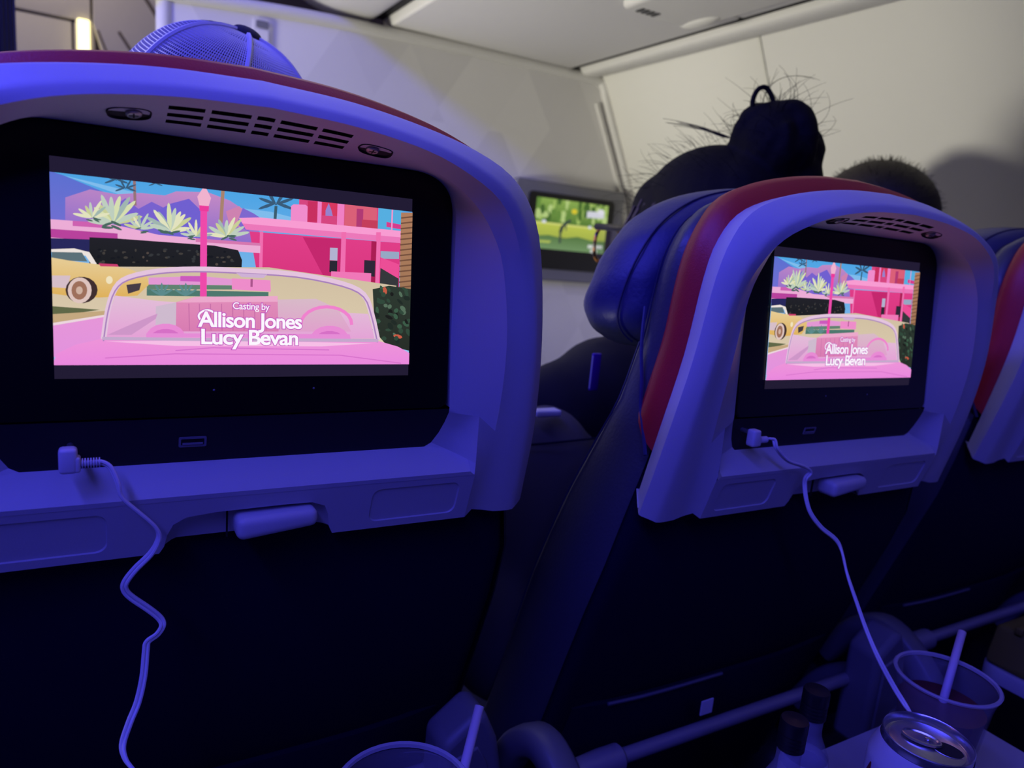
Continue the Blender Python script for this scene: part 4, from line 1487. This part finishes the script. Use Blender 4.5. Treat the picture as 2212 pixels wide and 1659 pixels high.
def capped_man():
    root, off, hp, Rz = person('passenger in a mesh cap hidden behind the aisle seat', .10, (.100, .755, .035), 0.0, M['hair_brown'], M['grey_cloth'])
    h = MB()
    h.ellipsoid(hp((0, -.018, .012)), (.079, .097, .086), 24, 16, Rz)
    remesh(h.build('hair', M['hair_brown'], root, off), .007, 3)
    # trucker cap
    c = Vector((.092, .752, Z(.048)))
    g = empty('mesh_cap', tuple(c), 'white mesh-backed trucker cap with dark front and button', 'cap')
    g.rotation_euler = (.28, .24, 0)
    rx, ry, rz = .094, .108, .122

    def pt(az, el, k=1.0):
        # az 0 = forward (+y), el 0 rim .. 90 crown
        ce = math.cos(el) ** .8
        return (rx * k * ce * math.sin(az), ry * k * ce * math.cos(az), rz * k * math.sin(el) ** .95)
    NA, NE = 132, 46
    m = MB()
    a0, a1 = math.radians(62), math.radians(298)
    dirs = []
    for i in range(NE + 1):
        el = math.radians(2 + 84 * i / NE)
        n_ = NA
        dirs.append([pt(a0 + (a1 - a0) * j / n_, el) for j in range(n_ + 1)])
    # net strands both ways (diagonal like knitted mesh)
    r = .00062
    net = MB()
    for i in range(0, NE + 1):
        net.tube(dirs[i], r, 4, caps=False)
    for j in range(0, NA + 1):
        for d in (1,):
            line = [dirs[i][j] for i in range(0, NE - (6 if j % 2 else 0))]
            net.tube(line, r * (1.0), 4, caps=False)
    tag(net.build('mesh_panels', M['cap_mesh'], g, weld=False), kind='stuff')
    # seams between panels
    for az in (118, 180, 242):
        sm = MB().tube([pt(math.radians(az), math.radians(3 + 86 * i / 24), 1.008) for i in range(25)], .0022, 6)
        sm.build('panel_seam', M['cap_mesh'], g)
    fr = MB()
    fr.grid([[pt(math.radians(-64 + 128 * j / 30), math.radians(2 + 86 * i / 20), 1.004) for j in range(31)] for i in range(21)])
    fr.build('front_panel', M['cap_dark'], g, solid=.002)
    MB().ellipsoid((0, 0, rz + .001), (.0125, .0125, .0055), 18, 10).build('crown_button', M['cap_dark'], g)
    MB().tube([pt(math.radians(a), math.radians(2), 1.005) for a in range(60, 301, 6)], .005, 6).build('sweatband', M['cap_mesh'], g)
    br = MB()
    rows = []
    for k in range(7):
        t = k / 6
        rows.append([(math.sin(math.radians(a)) * (rx + .004 - .01 * t), math.cos(math.radians(a)) * (ry + .065 * t * math.cos(math.radians(a * .9))), .004 - .018 * abs(a / 70) ** 2 - .008 * t) for a in range(-70, 71, 7)])
    br.grid(rows)
    br.build('brim', M['cap_dark'], g, solid=.003)
    return root


# ------------------------------------------------------------------ small things
def earphone(label, pts, plug_at, roll, twin_dir):
    root = empty('headphone_cable', plug_at, label, 'cable', 'white headphone cables plugged into the seat screens')
    b = Vector(plug_at)
    rel = [tuple(Vector((p[0], p[1], Z(p[2]))) - b) for p in pts]
    path = smooth_path(rel, 5)
    c = MB()
    # flat twin lead: two cores side by side, slowly twisting
    for s in (1, -1):
        pts2 = []
        for k, p in enumerate(path):
            q0, q1 = Vector(path[max(k - 1, 0)]), Vector(path[min(k + 1, len(path) - 1)])
            t = (q1 - q0).normalized()
            a = .5 + .9 * math.sin(k * .055 + twin_dir)
            side = t.cross(Vector((0, -1, 0)))
            side = side.normalized() if side.length > 1e-6 else Vector((1, 0, 0))
            d = side * math.cos(a) + t.cross(side) * math.sin(a)
            pts2.append(tuple(Vector(p) + d * .00100 * s))
        c.tube(pts2, .00104, 7)
    c.build('cord', M['white_plastic'], root, weld=False)
    return root, b


def plug_parts(root, rot):
    h = Matrix.Rotation(rot, 3, 'Y')
    T = lambda m: [tuple(h @ Vector(p)) for p in m.v]
    b = rbox((-.0050, -.004, -.0092), (.0036, .0045, .0046), .0020, 3)
    b.v = T(b)
    b.build('plug_body', M['white_plastic'], root)
    el = rbox((.001, -.0036, -.0088), (.0050, .0036, -.0002), .0013, 3)
    el.v = T(el)
    el.build('plug_elbow', M['white_plastic'], root)
    s = MB()
    s.tube([(.004, 0, -.0044), (.0142, 0, -.0044)], .0015, 10)
    for k in range(7):
        s.tube([(.0054 + .0013 * k, 0, -.0044), (.0061 + .0013 * k, 0, -.0044)], .0027, 10)
    s.v = T(s)
    s.build('strain_relief', M['white_plastic'], root, weld=False)
    j = MB().tube([(0, .004, .001), (0, .016, .001)], .0018, 10)
    j.v = T(j)
    j.build('jack', M['metal'], root)


def cup(label, x, y, z, drink, straw_a, straw_b, rt=.0385, rb=.027, h=.092):
    t = empty('plastic_cup', (x, y, Z(z)), label, 'cup')
    prof = [(rb - .001, .0), (rb, .002), (rt - .0035, h - .014), (rt - .0025, h - .010), (rt - .0015, h - .004)]
    MB().lathe(prof, 40, cap0=True).build('cup_wall', M['cup'], t, solid=.0008)
    MB().lathe([(rt - .002, h - .003), (rt + .0005, h - .0025), (rt + .001, h - .001), (rt, h), (rt - .002, h - .0005), (rt - .002, h - .003)], 40).build('cup_rim', M['cup_rim'], t)
    if drink:
        k = .80
        rr = rb + (rt - .0035 - rb) * k
        MB().lathe([(rb - .002, .003), (rr - .0012, h * k - .006)], 32, cap0=True, cap1=True).build('drink', M['drink'], t)
    a, b = Vector(straw_a) - Vector((x, y, z)), Vector(straw_b) - Vector((x, y, z))
    s = MB().tube([tuple(a), tuple(b)], .0031, 14, caps=False).build('straw', M['straw'], t, solid=.0004)
    return t


M['cup_rim'] = clear('cup_rim_plastic', (0.75, 0.75, 0.82), 0.25, 0.42)


def can(x, y, z):
    t = empty('drinks_can', (x, y, Z(z)), 'open silver-topped drinks can with white and red print on the tray', 'can')
    H = .115
    prof = [(.022, .0), (.0265, .004), (.0320, .012), (.033, .016), (.033, H - .022), (.0325, H - .018), (.0275, H - .006)]
    MB().lathe(prof, 48, cap0=True).build('can_body', M['can_white'], t)
    MB().lathe([(.0272, H - .0065), (.0268, H - .003), (.0272, H - .0005), (.0266, H), (.0258, H - .0010), (.0248, H - .0060), (.0236, H - .0066), (.0226, H - .0045), (.0215, H - .0042), (.0002, H - .0042)], 48).build('can_lid', M['can_metal'], t)
    a0 = math.radians(-62)
    ax, ay = Vector((math.cos(a0), math.sin(a0), 0)), Vector((-math.sin(a0), math.cos(a0), 0))

    def loop(c, rx, ry, h, n=24):
        return [tuple(ax * (c + rx * math.cos(2 * math.pi * k / n)) + ay * (ry * math.sin(2 * math.pi * k / n)) + Vector((0, 0, h))) for k in range(n)]
    m = MB()
    m.grid([loop(.0118, .0095, .0078, H - .0041), loop(.0118, .0092, .0075, H - .0038), loop(.0118, .0088, .0071, H - .0041)], close=True)
    m.build('mouth_rim', M['can_metal'], t)
    MB().ngon(loop(.0118, .0089, .0072, H - .00385)).build('mouth_hole', M['shell_dark'], t)
    tb = MB()
    tb.grid([loop(-.0035, .0120, .0070, H - .0030), loop(-.0035, .0118, .0068, H - .0016), loop(-.0035, .0108, .0058, H - .0014), loop(-.0040, .0100, .0052, H - .0022)], close=True)
    tb.ngon(loop(-.0040, .0100, .0052, H - .0022))
    tb.build('pull_tab', M['can_metal'], t)
    MB().lathe([(.0018, H - .002), (.0018, H - .0006), (.001, H - .0003)], 14, cap1=True).build('rivet', M['can_metal'], t)
    # printed red swash and ring letter around the shoulder
    pr = MB()

    def surf(a, h, d=.00025):
        return ((.033 + d) * math.cos(a), (.033 + d) * math.sin(a), h)
    for c0, w0, h0, h1 in ((math.radians(128), .26, .030, .0925), (math.radians(250), .24, .02, .070)):
        rows = []
        for k in range(9):
            h = h0 + (h1 - h0) * k / 8
            ww = w0 * (1 - (k / 8) ** 2) + .02
            cc = c0 + .35 * (k / 8)
            rows.append([surf(cc - ww + 2 * ww * j / 6, h) for j in range(7)])
        pr.grid(rows)
    pr.build('red_print', M['can_red'], t)
    lt = MB()
    ring = [surf(math.radians(166) + .26 * math.cos(t_), .083 + .009 * math.sin(t_), .0004) for t_ in [2 * math.pi * k / 20 for k in range(3, 19)]]
    lt.tube(ring, .0007, 5)
    lt.build('red_letter', M['can_red'], t)
    return t


def mini_bottle(x, y, z, label):
    t = empty('miniature_bottle', (x, y, Z(z)), label, 'bottle', 'miniature bottles on the tray')
    prof = [(.0150, 0), (.0165, .002), (.0170, .006), (.0170, .052), (.0160, .058), (.0115, .068), (.0088, .074), (.0082, .078), (.0082, .092), (.0075, .093)]
    MB().lathe(prof, 28, cap0=True).build('glass', M['bottle_glass'], t)
    MB().lathe([(.0172, .012), (.0173, .013), (.0173, .047), (.0160, .056), (.0158, .0562)], 28).build('paper_label', M['label_white'], t)
    cp = [(.0088, .088)]
    for k in range(4):
        cp += [(.0093, .0885 + .0028 * k), (.0093, .0898 + .0028 * k), (.0089, .0904 + .0028 * k), (.0089, .0910 + .0028 * k)]
    cp += [(.0094, .100), (.0094, .108), (.0088, .1095), (.0001, .110)]
    MB().lathe(cp, 28).build('screw_cap', M['bottle_cap'], t)
    return t


# ------------------------------------------------------------------ assemble
cabin()
overhead_bin()
bulkhead()
bulkhead_monitor()
galley()

SEATS = [((.080, .447, -.034), 'aisle seat with large lit screen nearest the camera, cropped by the left edge'),
         ((.570, .400, -.039), 'middle seat with lit screen, red stripe and blue headrest wing'),
         ((1.060, .408, -.030), 'window seat cropped by the right edge behind the middle seat')]
proto = build_seat()
seats = []
for i, (c, lab) in enumerate(SEATS):
    s = proto if i == 0 else copy_tree(proto)
    s.location = (c[0], c[1], 0)
    tag(s, lab, 'seat', 'row of airline seats in front')
    for ch in [q for q in bpy.data.objects if q.parent == s]:
        if ch.name.split('.')[0] == 'leg':
            ch.location = (0, 0, EYE)
        else:
            ch.location = (0, 0, EYE + c[2])
    seats.append(s)
TZ = -.405
tray_top(seats[0], -.20, .20, -.075, -.30, Z(TZ))
tray_top(seats[1], -.19, .150, -.068, -.30, Z(TZ))
tray_top(seats[2], -.213, .20, -.046, -.30, Z(TZ))

woman()
man()
capped_man()

# grey jersey bundle and things between the seats
gj = MB()
gj.ellipsoid((0, 0, -.045), (.088, .084, .165), 24, 16)
gj.ellipsoid((.045, .02, -.06), (.075, .085, .15), 24, 16)
gj.ellipsoid((-.03, -.01, -.13), (.085, .080, .11), 20, 14)
gb = empty('jersey_bundle', (.450, .675, Z(-.53)), 'dark grey jersey bundled up between the aisle and middle seats', 'clothing')
o = gj.build('folded_cloth', M['grey_cloth'], gb, (0, 0, .235))
remesh(o, .009, 8)
MB().tube(smooth_path([(-.062, -.030, .318), (-.03, -.050, .325), (.0, -.056, .328), (.045, -.046, .326)], 4), .0014, 6).build('seam', M['navy_fabric'], gb)
nk = rbox((-.016, -.008, -.0035), (.016, .008, .0035), .002)
tag(nk.build('napkin', M['white_cloth'], loc=(.424, .640, Z(-.1745))), 'small white napkin on the grey jersey bundle', 'napkin')
tg = empty('luggage_tag', (.4995, .660, Z(-.134)), 'purple upright tag hanging on the black shirt', 'tag')
rbox((-.006, -.002, -.022), (.006, .002, .022), .0015).build('tag_plate', M['purple'], tg)
MB().tube([(-.0064, -.0014, -.019), (-.0064, -.0014, .019)], .0008, 6).build('tag_edge', M['white_cloth'], tg)

# cables
LP = [(-0.0010, 0.425, -0.1331), (0.0022, 0.4235, -0.1330), (0.0057, 0.421, -0.1356), (0.0088, 0.418, -0.1435), (0.0096, 0.4175, -0.1489), (0.012, 0.417, -0.1531), (0.0186, 0.417, -0.1604), (0.0253, 0.417, -0.168), (0.0283, 0.417, -0.1738), (0.0276, 0.417, -0.1792), (0.0241, 0.4171, -0.1856), (0.0165, 0.4173, -0.1936), (0.0117, 0.4174, -0.2006), (0.0115, 0.4176, -0.2054), (0.0148, 0.4177, -0.2105), (0.0229, 0.4179, -0.2188), (0.0287, 0.418, -0.2257), (0.0301, 0.4165, -0.2298), (0.0273, 0.415, -0.2339), (0.0223, 0.4135, -0.2366), (0.0213, 0.412, -0.2409), (0.0198, 0.4068, -0.2532), (0.0167, 0.4015, -0.2649), (0.0124, 0.3962, -0.273), (0.0088, 0.391, -0.2819), (0.0099, 0.3858, -0.2875), (0.0138, 0.3805, -0.2927), (0.0179, 0.3752, -0.3047), (0.0219, 0.37, -0.3247), (.024, .355, -.36), (.03, .33, -.395), (.05, .30, -.403)]
RP = [(0.466, 0.378, -0.1325), (0.4691, 0.375, -0.133), (0.4696, 0.372, -0.1387), (0.4772, 0.371, -0.1458), (0.4862, 0.37, -0.1512), (0.504, 0.37, -0.1565), (0.5141, 0.37, -0.1622), (0.51, 0.37, -0.1667), (0.5098, 0.37, -0.1727), (0.5087, 0.365, -0.1843), (0.5108, 0.36, -0.1948), (0.5208, 0.355, -0.2063), (0.5348, 0.35, -0.2163), (0.5382, 0.345, -0.225), (0.5306, 0.3316, -0.2385), (0.5287, 0.3182, -0.2562), (0.5277, 0.3049, -0.2741), (0.5273, 0.2915, -0.2898), (0.532, 0.2781, -0.3076), (0.5321, 0.2648, -0.3181), (0.522, 0.2514, -0.3181), (0.5035, 0.238, -0.3119), (.507, .241, -.35), (.512, .246, -.385), (.517, .250, -.4025)]
e1, _ = earphone('white headphone cable with ribbed right-angle plug hanging from the aisle seat screen', LP, (-.0132, .425, Z(-.1286)), 0, 0.0)
plug_parts(e1, 0.0)
e2, _ = earphone('white headphone cable hanging from the middle seat screen down to the tray', RP, (.4520, .380, Z(-.1295)), 0, 1.2)
plug_parts(e2, math.radians(0))

# things on the trays
cup('clear plastic cup of red drink with a white straw behind the can', .600, .2735, TZ, True, (.5975, .272, -.345), (.652, .2935, -.2945))
cup('clear plastic cup with a straw at the bottom edge below the aisle seat', .150, .335, TZ, False, (.160, .315, -.398), (.2235, .382, -.3105), rt=.0400)
can(.468, .2165, TZ)
mini_bottle(.405, .270, TZ, 'miniature clear bottle with black screw cap, the nearer of two')
mini_bottle(.450, .287, TZ, 'miniature clear bottle with black screw cap, the farther of two')
bg = rbox((-.060, -.024, 0), (.060, .024, .046), .008, 3)
bg.v = [(x + .012 * math.sin(z * 40), y + .006 * math.sin(x * 60), z) for x, y, z in bg.v]
b = empty('snack_pouch', (.908, .332, Z(TZ)), 'olive-yellow snack pouch on the window seat tray at the right edge', 'pouch')
bg.build('pouch_body', M['bag'], b)
rbox((-.052, -.004, .043), (.052, .004, .051), .0015).build('pouch_seal', M['bag'], b)
sc = MB().box((-.0075, -.0006, -.0075), (.0075, .0006, .0075))
tag(sc.build('safety_card', M['white_cloth'], loc=(.5045, .4300, Z(-.418))), 'small pale card peeking from the middle seat pocket', 'card')
